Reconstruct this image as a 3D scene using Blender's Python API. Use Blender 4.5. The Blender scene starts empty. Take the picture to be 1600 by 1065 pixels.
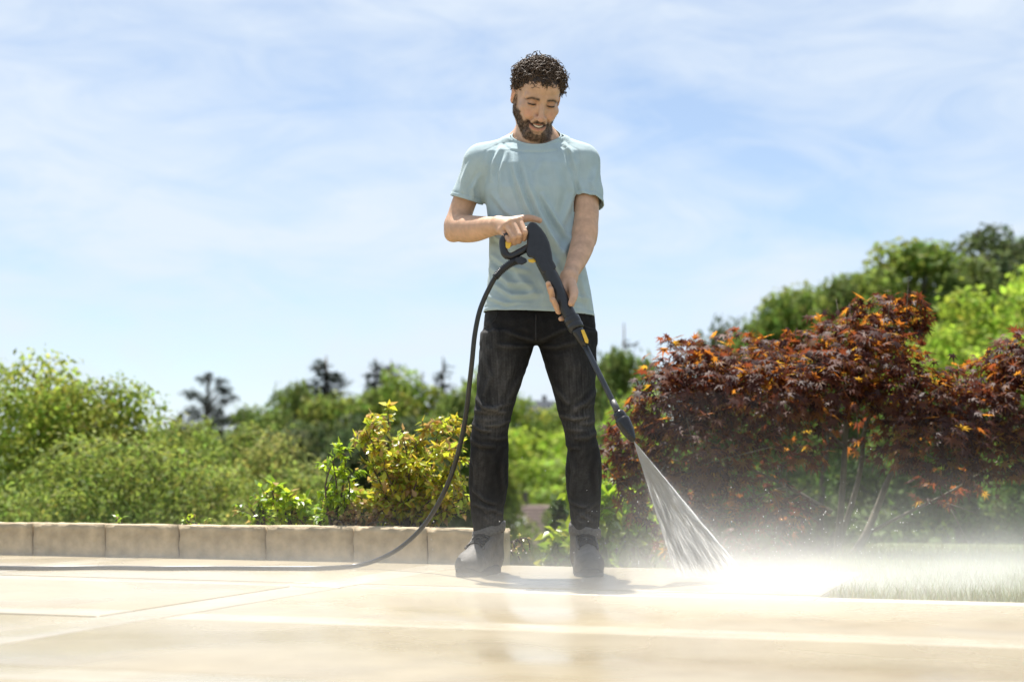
import bpy, bmesh, math, random
import numpy as np
from mathutils import Vector, Matrix, Euler

rng = np.random.default_rng(7)
random.seed(7)
SC = bpy.context.scene
COL = SC.collection

# ------------------------------------------------------------------ camera
CAM_H = 0.37          # camera height above the patio
FPX = 2450.0          # focal length in photo pixels (photo 1600 x 1065)
HORIZON = 733.0
PITCH = math.atan((HORIZON - 532.5) / FPX)
cam_d = bpy.data.cameras.new('camera')
cam = bpy.data.objects.new('camera', cam_d)
COL.objects.link(cam)
SC.camera = cam
cam.location = (0, 0, CAM_H)
cam.rotation_euler = (math.pi / 2 + PITCH, 0, 0)
cam_d.sensor_width = 36.0
cam_d.lens = FPX / 1600 * 36
cam_d.clip_start = 0.05
cam_d.clip_end = 3000
cam_d.dof.use_dof = True
cam_d.dof.focus_distance = 5.45
cam_d.dof.aperture_fstop = 2.8

# ------------------------------------------------------------------ sky and sun
SUN_EL, SUN_AZ = math.radians(67), math.radians(-14)      # azimuth from +Y towards +X
world = bpy.data.worlds.new('World')
SC.world = world
world.use_nodes = True
wn, wl = world.node_tree.nodes, world.node_tree.links
wn.clear()
w_out = wn.new('ShaderNodeOutputWorld')
w_bg = wn.new('ShaderNodeBackground')
w_sky = wn.new('ShaderNodeTexSky')
w_sky.sky_type = 'NISHITA'
w_sky.sun_disc = False
w_sky.sun_elevation = SUN_EL
w_sky.sun_rotation = SUN_AZ
w_sky.altitude = 300
w_sky.air_density = 0.85
w_sky.dust_density = 0.15
w_sky.ozone_density = 2.0
w_bg.inputs['Strength'].default_value = 0.051
# thin cirrus: noise on the sky direction, stretched along a tilted axis
tc = wn.new('ShaderNodeTexCoord')
mp = wn.new('ShaderNodeMapping')
mp.inputs['Scale'].default_value = (3.0, 3.0, 9.0)
mp.inputs['Rotation'].default_value = (0.0, math.radians(-9), 0.0)
mp.inputs['Location'].default_value = (2.3, 0.0, 0.45)
n1 = wn.new('ShaderNodeTexNoise')
n1.inputs['Scale'].default_value = 1.0
n1.inputs['Detail'].default_value = 7
n1.inputs['Roughness'].default_value = 0.55
n1.inputs['Distortion'].default_value = 0.7
n2 = wn.new('ShaderNodeTexNoise')                 # finer wisps
n2.inputs['Scale'].default_value = 3.1
n2.inputs['Detail'].default_value = 9
n2.inputs['Roughness'].default_value = 0.62
n2.inputs['Distortion'].default_value = 1.1
wl.new(mp.outputs['Vector'], n2.inputs['Vector'])
n3 = wn.new('ShaderNodeMix')
n3.inputs[0].default_value = 0.36
r1 = wn.new('ShaderNodeValToRGB')
r1.color_ramp.elements[0].position = 0.36
r1.color_ramp.elements[0].color = (0.27, 0.27, 0.27, 1)
r1.color_ramp.elements[1].position = 0.60
r1.color_ramp.elements[1].color = (0.92, 0.92, 0.92, 1)
w_mix = wn.new('ShaderNodeMix')
w_mix.data_type = 'RGBA'
w_mix.inputs[7].default_value = (5.5, 6.1, 6.8, 1)
wl.new(tc.outputs['Generated'], mp.inputs['Vector'])
wl.new(mp.outputs['Vector'], n1.inputs['Vector'])
wl.new(n1.outputs['Fac'], n3.inputs[2])
wl.new(n2.outputs['Fac'], n3.inputs[3])
wl.new(n3.outputs[0], r1.inputs['Fac'])
wl.new(r1.outputs['Color'], w_mix.inputs[0])
wl.new(w_sky.outputs['Color'], w_mix.inputs[6])
wl.new(w_mix.outputs[2], w_bg.inputs['Color'])
wl.new(w_bg.outputs['Background'], w_out.inputs['Surface'])

sun_d = bpy.data.lights.new('sun', 'SUN')
sun_d.energy = 3.5
sun_d.angle = math.radians(0.55)
sun_d.color = (1.0, 0.95, 0.87)
sun = bpy.data.objects.new('sun', sun_d)
COL.objects.link(sun)
sun_dir = Vector((math.sin(SUN_AZ) * math.cos(SUN_EL), math.cos(SUN_AZ) * math.cos(SUN_EL), math.sin(SUN_EL)))
sun.rotation_euler = (-sun_dir).to_track_quat('-Z', 'Y').to_euler()
sun.location = sun_dir * 50

SC.view_settings.view_transform = 'Standard'
SC.view_settings.look = 'None'
SC.view_settings.gamma = 1
SC.view_settings.use_curve_mapping = False
SC.view_settings.exposure = 1.55
SC.render.engine = 'CYCLES'
SC.cycles.use_denoising = True
SC.cycles.max_bounces = 8
SC.cycles.diffuse_bounces = 3
SC.cycles.glossy_bounces = 3
SC.cycles.transparent_max_bounces = 12
SC.cycles.transmission_bounces = 4
SC.cycles.volume_bounces = 2
SC.cycles.volume_max_steps = 128
SC.cycles.caustics_reflective = False
SC.cycles.caustics_refractive = False

# ------------------------------------------------------------------ pixel -> place
CP, SP = math.cos(PITCH), math.sin(PITCH)
def P(px, py, Y):
    """point on the photo ray (px, py) at depth Y metres"""
    dx, dz = (px - 800.0) / FPX, -(py - 532.5) / FPX
    y, z = CP - dz * SP, SP + dz * CP
    s = Y / y
    return Vector((dx * s, Y, CAM_H + z * s))
def PG(px, py, zg=0.0):
    """where the photo ray meets the level z = zg"""
    dx, dz = (px - 800.0) / FPX, -(py - 532.5) / FPX
    y, z = CP - dz * SP, SP + dz * CP
    s = (zg - CAM_H) / z
    return Vector((dx * s, y * s, zg))
def proj(V):
    V = np.asarray(V, float)
    x, y, z = V[:, 0], V[:, 1], V[:, 2] - CAM_H
    d = y * CP + z * SP
    u = -y * SP + z * CP
    return np.stack([800 + FPX * x / d, 532.5 - FPX * u / d], 1)

# ------------------------------------------------------------------ scene helpers
def tag(o, label=None, cat=None, group=None, kind=None):
    if label: o['label'] = label
    if cat: o['category'] = cat
    if group: o['group'] = group
    if kind: o['kind'] = kind
    return o
def link(name, me, mat=None, parent=None, smooth=True):
    if mat is not None and len(me.materials) == 0:
        me.materials.append(mat)
    o = bpy.data.objects.new(name, me)
    COL.objects.link(o)
    if parent is not None:
        o.parent = parent
        o.matrix_parent_inverse = parent.matrix_basis.inverted()
    return o
def empty(name, loc=(0, 0, 0), rot=(0, 0, 0), label=None, cat=None, group=None, kind=None):
    o = bpy.data.objects.new(name, None)
    o.empty_display_size = 0.1
    COL.objects.link(o)
    o.location = loc
    o.rotation_euler = rot
    return tag(o, label, cat, group, kind)
def mesh_from(name, V, F, smooth=True, col=None, extra=None):
    """V (n,3), F list of tuples or (m,k) array; col = (n,3) linear point colours"""
    me = bpy.data.meshes.new(name)
    V = np.asarray(V, np.float32)
    if isinstance(F, np.ndarray):
        m, k = F.shape
        me.vertices.add(len(V)); me.vertices.foreach_set('co', V.ravel())
        me.loops.add(m * k); me.loops.foreach_set('vertex_index', F.astype(np.int32).ravel())
        me.polygons.add(m)
        me.polygons.foreach_set('loop_start', np.arange(0, m * k, k, dtype=np.int32))
        me.polygons.foreach_set('loop_total', np.full(m, k, np.int32))
        me.update(calc_edges=True)
        me.validate()
    else:
        me.from_pydata(V.tolist(), [], F)
    if smooth:
        me.polygons.foreach_set('use_smooth', np.ones(len(me.polygons), bool))
    for an, cv in ([('col', col)] if col is not None else []) + list((extra or {}).items()):
        a = me.color_attributes.new(an, 'FLOAT_COLOR', 'POINT')
        c = np.ones((len(V), 4), np.float32); c[:, :3] = cv
        a.data.foreach_set('color', c.ravel())
    me.update()
    return me
class MB:
    """collects simple shapes for one mesh"""
    def __init__(s): s.v, s.f = [], []
    def add(s, V, F):
        n = len(s.v); s.v += [tuple(v) for v in V]; s.f += [tuple(i + n for i in f) for f in F]
    def tube(s, pts, rad, n=8, cap=True, rib=None):
        pts = [Vector(p) for p in pts]
        rad = [rad] * len(pts) if not hasattr(rad, '__len__') else rad
        V, F = [], []
        up = None
        for i, p in enumerate(pts):
            d = (pts[min(i + 1, len(pts) - 1)] - pts[max(i - 1, 0)]).normalized()
            if up is None:
                up = d.orthogonal().normalized()
            up = (up - d * up.dot(d)).normalized()
            sd = d.cross(up)
            for k in range(n):
                a = 2 * math.pi * k / n
                V.append(p + (up * math.cos(a) + sd * math.sin(a)) * rad[i])
        for i in range(len(pts) - 1):
            for k in range(n):
                F.append((i * n + k, i * n + (k + 1) % n, (i + 1) * n + (k + 1) % n, (i + 1) * n + k))
        if cap:
            F.append(tuple(range(n))[::-1]); F.append(tuple((len(pts) - 1) * n + k for k in range(n)))
        s.add(V, F)
    def box(s, c, h, M=None):
        c = Vector(c); V = []
        for x in (-1, 1):
            for y in (-1, 1):
                for z in (-1, 1):
                    q = Vector((x * h[0], y * h[1], z * h[2]))
                    V.append(c + (M @ q if M else q))
        s.add(V, [(0, 1, 3, 2), (4, 6, 7, 5), (0, 4, 5, 1), (2, 3, 7, 6), (0, 2, 6, 4), (1, 5, 7, 3)])
    def mesh(s, name, smooth=False):
        return mesh_from(name, s.v, s.f, smooth)
    def build(s, name, mat, parent=None, smooth=False):
        return link(name, s.mesh(name, smooth), mat, parent)
def bevel(me, w, seg=2, angle=30):
    bm = bmesh.new(); bm.from_mesh(me)
    ed = [e for e in bm.edges if len(e.link_faces) == 2 and e.calc_face_angle(0) > math.radians(angle)]
    bmesh.ops.bevel(bm, geom=ed, offset=w, segments=seg, affect='EDGES', profile=0.6)
    bm.normal_update(); bm.to_mesh(me); bm.free()
    me.polygons.foreach_set('use_smooth', np.ones(len(me.polygons), bool))
    me.update()
    return me
def spline(pts, n):
    """Catmull-Rom through pts, n samples a span"""
    pts = [Vector(p) for p in pts]; out = []
    for i in range(len(pts) - 1):
        a, b, c, d = pts[max(i - 1, 0)], pts[i], pts[i + 1], pts[min(i + 2, len(pts) - 1)]
        for k in range(n):
            t = k / n
            out.append(0.5 * ((2 * b) + (c - a) * t + (2 * a - 5 * b + 4 * c - d) * t * t + (3 * b - a - 3 * c + d) * t ** 3))
    out.append(pts[-1])
    return out

# ------------------------------------------------------------------ materials
MATS = {}
def mat(name, base=(0.5, 0.5, 0.5), rough=0.6, var=0.0, vscale=20.0, bump=0.0, bscale=80.0, attr=False,
        metal=0.0, spec=0.5, sss=0.0, trans=None, coat=0.0, detail=5, sheen=0.0):
    """principled with noise colour variation, optional point colours, bump and translucency"""
    if name in MATS: return MATS[name]
    m = bpy.data.materials.new(name); m.use_nodes = True
    N, L = m.node_tree.nodes, m.node_tree.links
    b = N['Principled BSDF']; out = N['Material Output']
    b.inputs['Roughness'].default_value = rough
    b.inputs['Metallic'].default_value = metal
    b.inputs['Specular IOR Level'].default_value = spec
    if coat: b.inputs['Coat Weight'].default_value = coat; b.inputs['Coat Roughness'].default_value = 0.08
    if sheen: b.inputs['Sheen Weight'].default_value = sheen
    if sss:
        b.inputs['Subsurface Weight'].default_value = sss
        b.inputs['Subsurface Radius'].default_value = (0.012, 0.005, 0.003)
        b.inputs['Subsurface Scale'].default_value = 0.6
    g = N.new('ShaderNodeTexCoord')
    src = None
    if attr:
        a = N.new('ShaderNodeAttribute'); a.attribute_name = 'col'; src = a.outputs['Color']
    else:
        r = N.new('ShaderNodeRGB'); r.outputs[0].default_value = (*base, 1); src = r.outputs[0]
    if var:
        nz = N.new('ShaderNodeTexNoise'); nz.inputs['Scale'].default_value = vscale; nz.inputs['Detail'].default_value = detail
        mr = N.new('ShaderNodeMapRange'); mr.inputs[1].default_value = 0.3; mr.inputs[2].default_value = 0.7
        mr.inputs[3].default_value = 1 - var; mr.inputs[4].default_value = 1 + var
        L.new(g.outputs['Object'], nz.inputs['Vector']); L.new(nz.outputs['Fac'], mr.inputs[0])
        mx = N.new('ShaderNodeVectorMath'); mx.operation = 'SCALE'
        L.new(src, mx.inputs[0]); L.new(mr.outputs[0], mx.inputs['Scale']); src = mx.outputs[0]
    L.new(src, b.inputs['Base Color'])
    if bump:
        nb = N.new('ShaderNodeTexNoise'); nb.inputs['Scale'].default_value = bscale; nb.inputs['Detail'].default_value = 6
        bp = N.new('ShaderNodeBump'); bp.inputs['Strength'].default_value = bump; bp.inputs['Distance'].default_value = 0.01
        L.new(g.outputs['Object'], nb.inputs['Vector']); L.new(nb.outputs['Fac'], bp.inputs['Height']); L.new(bp.outputs['Normal'], b.inputs['Normal'])
    if trans is not None:      # (fraction, colour or None)
        t = N.new('ShaderNodeBsdfTranslucent'); mxs = N.new('ShaderNodeMixShader'); mxs.inputs[0].default_value = trans[0]
        if trans[1] is None: L.new(src, t.inputs['Color'])
        elif isinstance(trans[1], str):
            a2 = N.new('ShaderNodeAttribute'); a2.attribute_name = trans[1]; L.new(a2.outputs['Color'], t.inputs['Color'])
        else: t.inputs['Color'].default_value = (*trans[1], 1)
        L.new(b.outputs[0], mxs.inputs[1]); L.new(t.outputs[0], mxs.inputs[2]); L.new(mxs.outputs[0], out.inputs['Surface'])
    MATS[name] = m
    return m

# ------------------------------------------------------------------ implicit surfaces (numpy)
def _v(a): return np.array(a, np.float64)
class Field:
    """a list of shapes blended with a smooth union / subtraction"""
    CAP = 0.12
    def __init__(s): s.ops = []
    def _add(s, fn, lo, hi, k, sub): s.ops.append((fn, np.minimum(lo, hi), np.maximum(lo, hi), k, sub)); return s
    def cone(s, a, b, ra, rb, k=0.01, sub=False):
        a, b = _v(a), _v(b); ab = b - a; L2 = max(ab @ ab, 1e-12)
        def fn(p):
            t = np.clip((p - a) @ ab / L2, 0, 1)
            return np.linalg.norm(p - a - t[:, None] * ab, axis=1) - (ra + (rb - ra) * t)
        r = max(ra, rb)
        return s._add(fn, np.minimum(a, b) - r, np.maximum(a, b) + r, k, sub)
    def chain(s, pts, rad, k=0.01, n=6, sub=False):
        """a smooth limb: one tapered tube through pts"""
        pp = np.array([tuple(q) for q in spline(pts, n)]); rr = np.interp(np.linspace(0, len(pts) - 1, len(pp)), np.arange(len(pts)), rad)
        rr = np.convolve(np.r_[rr[:1].repeat(2), rr, rr[-1:].repeat(2)], np.ones(5) / 5, 'valid')
        def fn(p):
            best = np.full(len(p), 9.0)
            for i in range(len(pp) - 1):
                ab = pp[i + 1] - pp[i]; t = np.clip((p - pp[i]) @ ab / (ab @ ab), 0, 1)
                v = p - pp[i] - t[:, None] * ab
                best = np.minimum(best, np.sqrt(np.einsum('ij,ij->i', v, v)) - (rr[i] + (rr[i + 1] - rr[i]) * t))
            return best
        return s._add(fn, pp.min(0) - rr.max(), pp.max(0) + rr.max(), k, sub)
    def ell(s, c, r, R=None, k=0.01, sub=False):
        c, r = _v(c), _v(r); R = np.eye(3) if R is None else np.array(R)
        def fn(p):
            q = (p - c) @ R
            k0 = np.linalg.norm(q / r, axis=1); k1 = np.linalg.norm(q / (r * r), axis=1) + 1e-9
            return k0 * (k0 - 1) / k1
        m = r.max()
        return s._add(fn, c - m, c + m, k, sub)
    def loft(s, st, k=0.01, sub=False, n=2.4):
        """stations (z, cx, cy, rx, ry), from low to high z"""
        st = np.array(sorted([tuple(x) for x in st]), float)
        z = st[:, 0]
        def fn(p):
            zz = np.clip(p[:, 2], z[0], z[-1])
            cx, cy, rx, ry = (np.interp(zz, z, st[:, i]) for i in (1, 2, 3, 4))
            a = np.abs((p[:, 0] - cx) / rx); b = np.abs((p[:, 1] - cy) / ry)
            q = (a ** n + b ** n) ** (1 / n)
            d = (q - 1) * np.minimum(rx, ry)
            e = np.maximum(z[0] - p[:, 2], p[:, 2] - z[-1])
            return np.maximum(d, e)
        lo = np.array([(st[:, 1] - st[:, 3]).min(), (st[:, 2] - st[:, 4]).min(), z[0]])
        hi = np.array([(st[:, 1] + st[:, 3]).max(), (st[:, 2] + st[:, 4]).max(), z[-1]])
        return s._add(fn, lo, hi, k, sub)
    def xform(s, F, M, k=0.01):
        """adds the shapes of another field, moved by the 4x4 M (rotation, uniform scale, translation)"""
        M = np.array(M); A = M[:3, :3]; sc = np.cbrt(np.linalg.det(A)); Ai = np.linalg.inv(A); t = M[:3, 3]
        for fn, lo, hi, kk, sub in F.ops:
            cs = np.array([[x, y, z] for x in (lo[0], hi[0]) for y in (lo[1], hi[1]) for z in (lo[2], hi[2])]) @ A.T + t
            s.ops.append((lambda p, fn=fn: fn((p - t) @ Ai.T) * sc, cs.min(0), cs.max(0), kk * sc, sub))
        return s
    def __call__(s, p):
        d = np.full(len(p), s.CAP)
        for fn, lo, hi, k, sub in s.ops:
            mg = s.CAP * 0.7
            m = np.all((p > lo - mg) & (p < hi + mg), axis=1)
            if not m.any(): continue
            q = fn(p[m]); a = d[m]
            if sub:
                h = np.clip(0.5 - 0.5 * (a + q) / k, 0, 1); d[m] = a * (1 - h) - q * h + k * h * (1 - h)
            else:
                h = np.clip(0.5 + 0.5 * (a - q) / k, 0, 1); d[m] = a * (1 - h) + q * h - k * h * (1 - h)
        return d
    def blocks(s, O, off):
        """values at O[i] + off[j]; shapes are skipped for blocks they do not reach"""
        D = np.full((len(O), len(off)), s.CAP); e = off.max(0)
        for fn, lo, hi, k, sub in s.ops:
            mg = max(0.035, 2.4 * k + 0.015)
            m = np.nonzero(np.all((O + e > lo - mg) & (O < hi + mg), axis=1))[0]
            if not len(m): continue
            q = fn((O[m][:, None, :] + off[None]).reshape(-1, 3)).reshape(len(m), -1); a = D[m]
            if sub:
                h = np.clip(0.5 - 0.5 * (a + q) / k, 0, 1); D[m] = a * (1 - h) - q * h + k * h * (1 - h)
            else:
                h = np.clip(0.5 + 0.5 * (a - q) / k, 0, 1); D[m] = a * (1 - h) + q * h - k * h * (1 - h)
        return D
    def bounds(s):
        lo = np.min([o[1] for o in s.ops if not o[4]], axis=0) - 0.03
        hi = np.max([o[2] for o in s.ops if not o[4]], axis=0) + 0.03
        return lo, hi
    def surface(s, h, B=8):
        """surface nets on the blocks that the surface passes through -> V, quads"""
        lo, hi = s.bounds()
        nb = np.ceil((hi - lo) / (h * B)).astype(int)
        g = np.stack(np.meshgrid(*[np.arange(n) for n in nb], indexing='ij'), -1).reshape(-1, 3)
        c = lo + (g + 0.5) * h * B
        act = g[np.abs(s(c)) < h * B * 0.87 * 1.5 + 0.008]
        ii = np.stack(np.meshgrid(*[np.arange(B + 1)] * 3, indexing='ij'), -1).reshape(-1, 3)
        D = s.blocks(lo + act * (B * h), ii * h).reshape(len(act), B + 1, B + 1, B + 1)
        S = D < 0
        # cells
        cor = [(a, b, e) for a in (0, 1) for b in (0, 1) for e in (0, 1)]
        sl = lambda A, o: A[:, o[0]:o[0] + B, o[1]:o[1] + B, o[2]:o[2] + B]
        cnt = sum(sl(S, o).astype(np.int8) for o in cor)
        mx = (cnt > 0) & (cnt < 8)
        bi, ci, cj, ck = np.nonzero(mx)
        acc = np.zeros((len(bi), 3)); num = np.zeros(len(bi))
        val = {o: D[bi, ci + o[0], cj + o[1], ck + o[2]] for o in cor}
        for o in cor:
            for ax in range(3):
                if o[ax]: continue
                o2 = list(o); o2[ax] = 1; o2 = tuple(o2)
                a, b = val[o], val[o2]
                m = (a < 0) != (b < 0)
                t = a[m] / (a[m] - b[m])
                pt = np.tile(np.array(o, float), (m.sum(), 1)); pt[:, ax] += t
                acc[m] += pt; num[m] += 1
        cell = act[bi] * B + np.stack([ci, cj, ck], 1)
        V = lo + (cell + acc / num[:, None]) * h
        N = (nb + 2) * B
        key = lambda q: (q[:, 0] * N[1] + q[:, 1]) * N[2] + q[:, 2]
        kk = key(cell); order = np.argsort(kk); ks = kk[order]
        def look(q):
            q = key(q); i = np.clip(np.searchsorted(ks, q), 0, len(ks) - 1)
            ok = ks[i] == q
            return order[i], ok
        Fs = []
        for ax in range(3):
            o2 = [0, 0, 0]; o2[ax] = 1
            A0, A1 = sl(S, (0, 0, 0)), sl(S, tuple(o2))
            b_, i_, j_, k_ = np.nonzero(A0 != A1)
            q = act[b_] * B + np.stack([i_, j_, k_], 1)
            u, w = np.eye(3, dtype=int)[(ax + 1) % 3], np.eye(3, dtype=int)[(ax + 2) % 3]
            idx, okk = zip(*[look(q - d) for d in (u * 0, u, u + w, w)])
            F = np.stack(idx, 1); ok = np.all(okk, axis=0)
            fl = A0[b_, i_, j_, k_]
            F[~fl] = F[~fl][:, ::-1]
            Fs.append(F[ok])
        return V, np.concatenate(Fs)
def vnormals(V, F):
    a = V[F[:, 2]] - V[F[:, 0]]; b = V[F[:, 3]] - V[F[:, 1]]
    fn = np.cross(a, b); ix = F.T.ravel()
    N = np.stack([np.bincount(ix, np.tile(fn[:, i], 4), len(V)) for i in range(3)], 1)
    return N / (np.linalg.norm(N, axis=1)[:, None] + 1e-12)
def relax(V, F, it=2, w=0.5):
    e = np.concatenate([F[:, [0, 1]], F[:, [1, 2]], F[:, [2, 3]], F[:, [3, 0]]])
    for _ in range(it):
        i0 = np.concatenate([e[:, 0], e[:, 1]]); i1 = np.concatenate([e[:, 1], e[:, 0]])
        n = np.bincount(i0, minlength=len(V))
        A = np.stack([np.bincount(i0, V[i1, j], len(V)) for j in range(3)], 1)
        V = V * (1 - w) + w * A / np.maximum(n, 1)[:, None]
    return V
def seg_dist(q, pts):
    """distance from 2-D points q to a polyline, and the place along it 0..1"""
    pts = np.array(pts, float); best = np.full(len(q), 1e9); tt = np.zeros(len(q)); sg = np.zeros(len(q))
    n = len(pts) - 1
    for i in range(n):
        a, b = pts[i], pts[i + 1]; ab = b - a
        t = np.clip((q - a) @ ab / (ab @ ab), 0, 1)
        v = q - a - t[:, None] * ab
        d = np.linalg.norm(v, axis=1); m = d < best
        best[m] = d[m]; tt[m] = (i + t[m]) / n; sg[m] = np.sign(ab[0] * v[m, 1] - ab[1] * v[m, 0])
    return best, tt, sg
def folds(V, N, specs, front=True):
    """cloth folds along lines: (points in photo pixels, width px, height m)"""
    q = proj(V); d = np.zeros(len(V))
    face = np.clip(-N[:, 1] * 1.6 + 0.35, 0, 1) if front else np.ones(len(V))
    for pts, w, amp in specs:
        r, t, sg = seg_dist(q, pts)
        tp = np.clip(np.sin(np.pi * np.clip(t, 0, 1)), 0, 1) ** 0.6
        r = r * sg
        d += amp * tp * (np.exp(-(r / w) ** 2) - 0.55 * np.exp(-((r - 1.7 * w) / (1.1 * w)) ** 2))
    return V + N * (d * face)[:, None]
def vnoise(p, seed=0):
    """cheap smooth noise from a few sines, about -1..1"""
    r = np.random.default_rng(seed); s = np.zeros(len(p))
    for _ in range(7):
        k = r.normal(size=3); s += np.sin(p @ k + r.uniform(0, 6.28))
    return s / 3.0

# ================================================================== the ground
UX, UY = Vector((0.948, -0.318, 0)).normalized(), Vector((0.318, 0.948, 0)).normalized()     # along the wall, away from it
def UV(u, v, z=0.0): return UX * u + UY * v + Vector((0, 0, z))
UROT = math.atan2(UX.y, UX.x)
def uv_of(p): return p.x * UX.x + p.y * UX.y, p.x * UY.x + p.y * UY.y
def smooth(a, b, x):
    t = np.clip((np.asarray(x, float) - a) / (b - a), 0, 1); return t * t * (3 - 2 * t)
def terrain(x, y):
    x = np.asarray(x, float); y = np.asarray(y, float)
    v = x * UY.x + y * UY.y; u = x * UX.x + y * UX.y
    z = np.interp(v, [-1e4, 7.2, 9, 14, 30, 80, 160, 260, 420, 900], [-0.14, -0.14, -0.7, -2.0, -4.5, -8.0, -11.0, -7.0, 5.0, 26.0])
    lawn = smooth(-1.4, -0.6, u + 0.12 * (v - 5))                       # the lawn keeps its level further out on the right
    z = z * (1 - lawn) + lawn * np.interp(v, [-1e4, 5, 9, 16, 40, 120, 400, 900], [-0.05, -0.05, -0.12, -0.8, -1.5, -5.0, -2.0, 26.0])
    r = x / np.maximum(y, 8)
    z = z + 7.0 * smooth(-0.02, -0.06, r) * smooth(92, 122, y) * smooth(400, 200, y)
    z = z + 15.0 * smooth(0.10, 0.42, r) * smooth(22, 110, y) + 6.0 * smooth(0.05, 0.2, r) * smooth(100, 260, y)
    return z
gx = np.concatenate([-np.geomspace(600, 8, 34), np.linspace(-7.5, 7.5, 61), np.geomspace(8, 600, 34)])
gy = np.concatenate([[-60, -30, -12, -5], np.linspace(-3, 14, 69), np.geomspace(14.5, 950, 60)])
GX, GY = np.meshgrid(gx, gy, indexing='ij')
GZ = terrain(GX, GY)
nx, ny = GX.shape
Vg = np.stack([GX, GY, GZ], -1).reshape(-1, 3)
ii, jj = np.meshgrid(np.arange(nx - 1), np.arange(ny - 1), indexing='ij'); q = (ii * ny + jj).ravel()
Fg = np.stack([q, q + ny, q + ny + 1, q + 1], 1)
EARTH = mat('meadow', (0.060, 0.085, 0.028), rough=0.95, var=0.45, vscale=0.6, bump=0.3, bscale=8, spec=0.1, detail=8)
ground = link('ground', mesh_from('ground', Vg, Fg), EARTH)
tag(ground, kind='structure')

# ---- patio of large wet slabs with pale border strips
def stone_mat(name, c1, c2, wet, scale):
    m = bpy.data.materials.new(name); m.use_nodes = True
    N, L = m.node_tree.nodes, m.node_tree.links; b = N['Principled BSDF']
    geo = N.new('ShaderNodeNewGeometry')
    n1 = N.new('ShaderNodeTexNoise'); n1.inputs['Scale'].default_value = scale; n1.inputs['Detail'].default_value = 9; n1.inputs['Roughness'].default_value = 0.62
    n2 = N.new('ShaderNodeTexNoise'); n2.inputs['Scale'].default_value = 1.3; n2.inputs['Detail'].default_value = 4; n2.inputs['Distortion'].default_value = 0.5
    oi = N.new('ShaderNodeObjectInfo')
    for n in (n1, n2): L.new(geo.outputs['Position'], n.inputs['Vector'])
    r = N.new('ShaderNodeValToRGB')
    r.color_ramp.elements[0].position = 0.32; r.color_ramp.elements[0].color = (*c1, 1)
    r.color_ramp.elements[1].position = 0.70; r.color_ramp.elements[1].color = (*c2, 1)
    L.new(n1.outputs['Fac'], r.inputs['Fac'])
    mr0 = N.new('ShaderNodeMapRange'); mr0.inputs[3].default_value = 0.90; mr0.inputs[4].default_value = 1.08
    L.new(oi.outputs['Random'], mr0.inputs[0])
    sc = N.new('ShaderNodeVectorMath'); sc.operation = 'SCALE'
    L.new(r.outputs['Color'], sc.inputs[0]); L.new(mr0.outputs[0], sc.inputs['Scale']); L.new(sc.outputs[0], b.inputs['Base Color'])
    mr = N.new('ShaderNodeMapRange'); mr.inputs[1].default_value = 0.38; mr.inputs[2].default_value = 0.62
    mr.inputs[3].default_value = wet[0]; mr.inputs[4].default_value = wet[1]
    L.new(n2.outputs['Fac'], mr.inputs[0]); L.new(mr.outputs[0], b.inputs['Roughness'])
    bp = N.new('ShaderNodeBump'); bp.inputs['Strength'].default_value = 0.12; bp.inputs['Distance'].default_value = 0.006
    n3 = N.new('ShaderNodeTexNoise'); n3.inputs['Scale'].default_value = 26; n3.inputs['Detail'].default_value = 3
    L.new(geo.outputs['Position'], n3.inputs['Vector']); L.new(n3.outputs['Fac'], bp.inputs['Height']); L.new(bp.outputs['Normal'], b.inputs['Normal'])
    b.inputs['Specular IOR Level'].default_value = 0.55
    return m
TILE = stone_mat('wet_stone_slab', (0.262, 0.216, 0.138), (0.315, 0.264, 0.174), (0.20, 0.34), 7.0)
STRIP = stone_mat('pale_stone_strip', (0.325, 0.280, 0.200), (0.385, 0.340, 0.256), (0.20, 0.34), 9.0)
patio = empty('patio', (0, 4, 0), kind='structure')
bed = MB(); 
for (u0, u1, v0, v1) in ((-10, 9, -1.9, 4.70), (-10, -0.62, 4.70, 5.80)):
    c = UV((u0 + u1) / 2, (v0 + v1) / 2, -0.0245)
    bed.box(c, ((u1 - u0) / 2, (v1 - v0) / 2, 0.02), Matrix.Rotation(UROT, 3, 'Z'))
link('mortar_bed', bed.mesh('mortar_bed'), mat('mortar', (0.36, 0.32, 0.25), rough=0.8, var=0.2), patio)
UJ = [-2.18 + 1.48 * k for k in range(-5, 8) if k != 1]
VJ = [-1.85, -0.77, 0.31, 1.39, 2.47, 3.55, 4.63, 5.80]
HB, GAP = 0.085, 0.0015
HU = lambda u: 0.045 if abs(u + 0.70) < 0.01 else HB
slab_cache = {}
def slab_obj(name, u0, u1, v0, v1, m):
    key = (round(u1 - u0, 3), round(v1 - v0, 3), m.name)
    if key not in slab_cache:
        mb = MB(); mb.box((0, 0, -0.018), ((u1 - u0) / 2 - GAP, (v1 - v0) / 2 - GAP, 0.018))
        me = bevel(mb.mesh(name), 0.003, 2); me.materials.append(m); slab_cache[key] = me
    o = link(name, slab_cache[key], None, None)
    o.location = UV((u0 + u1) / 2, (v0 + v1) / 2, random.uniform(-0.0012, 0.0012)); o.rotation_euler = (random.uniform(-.0008, .0008), random.uniform(-.0008, .0008), UROT)
    o.parent = patio; o.matrix_parent_inverse = patio.matrix_basis.inverted()
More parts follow.
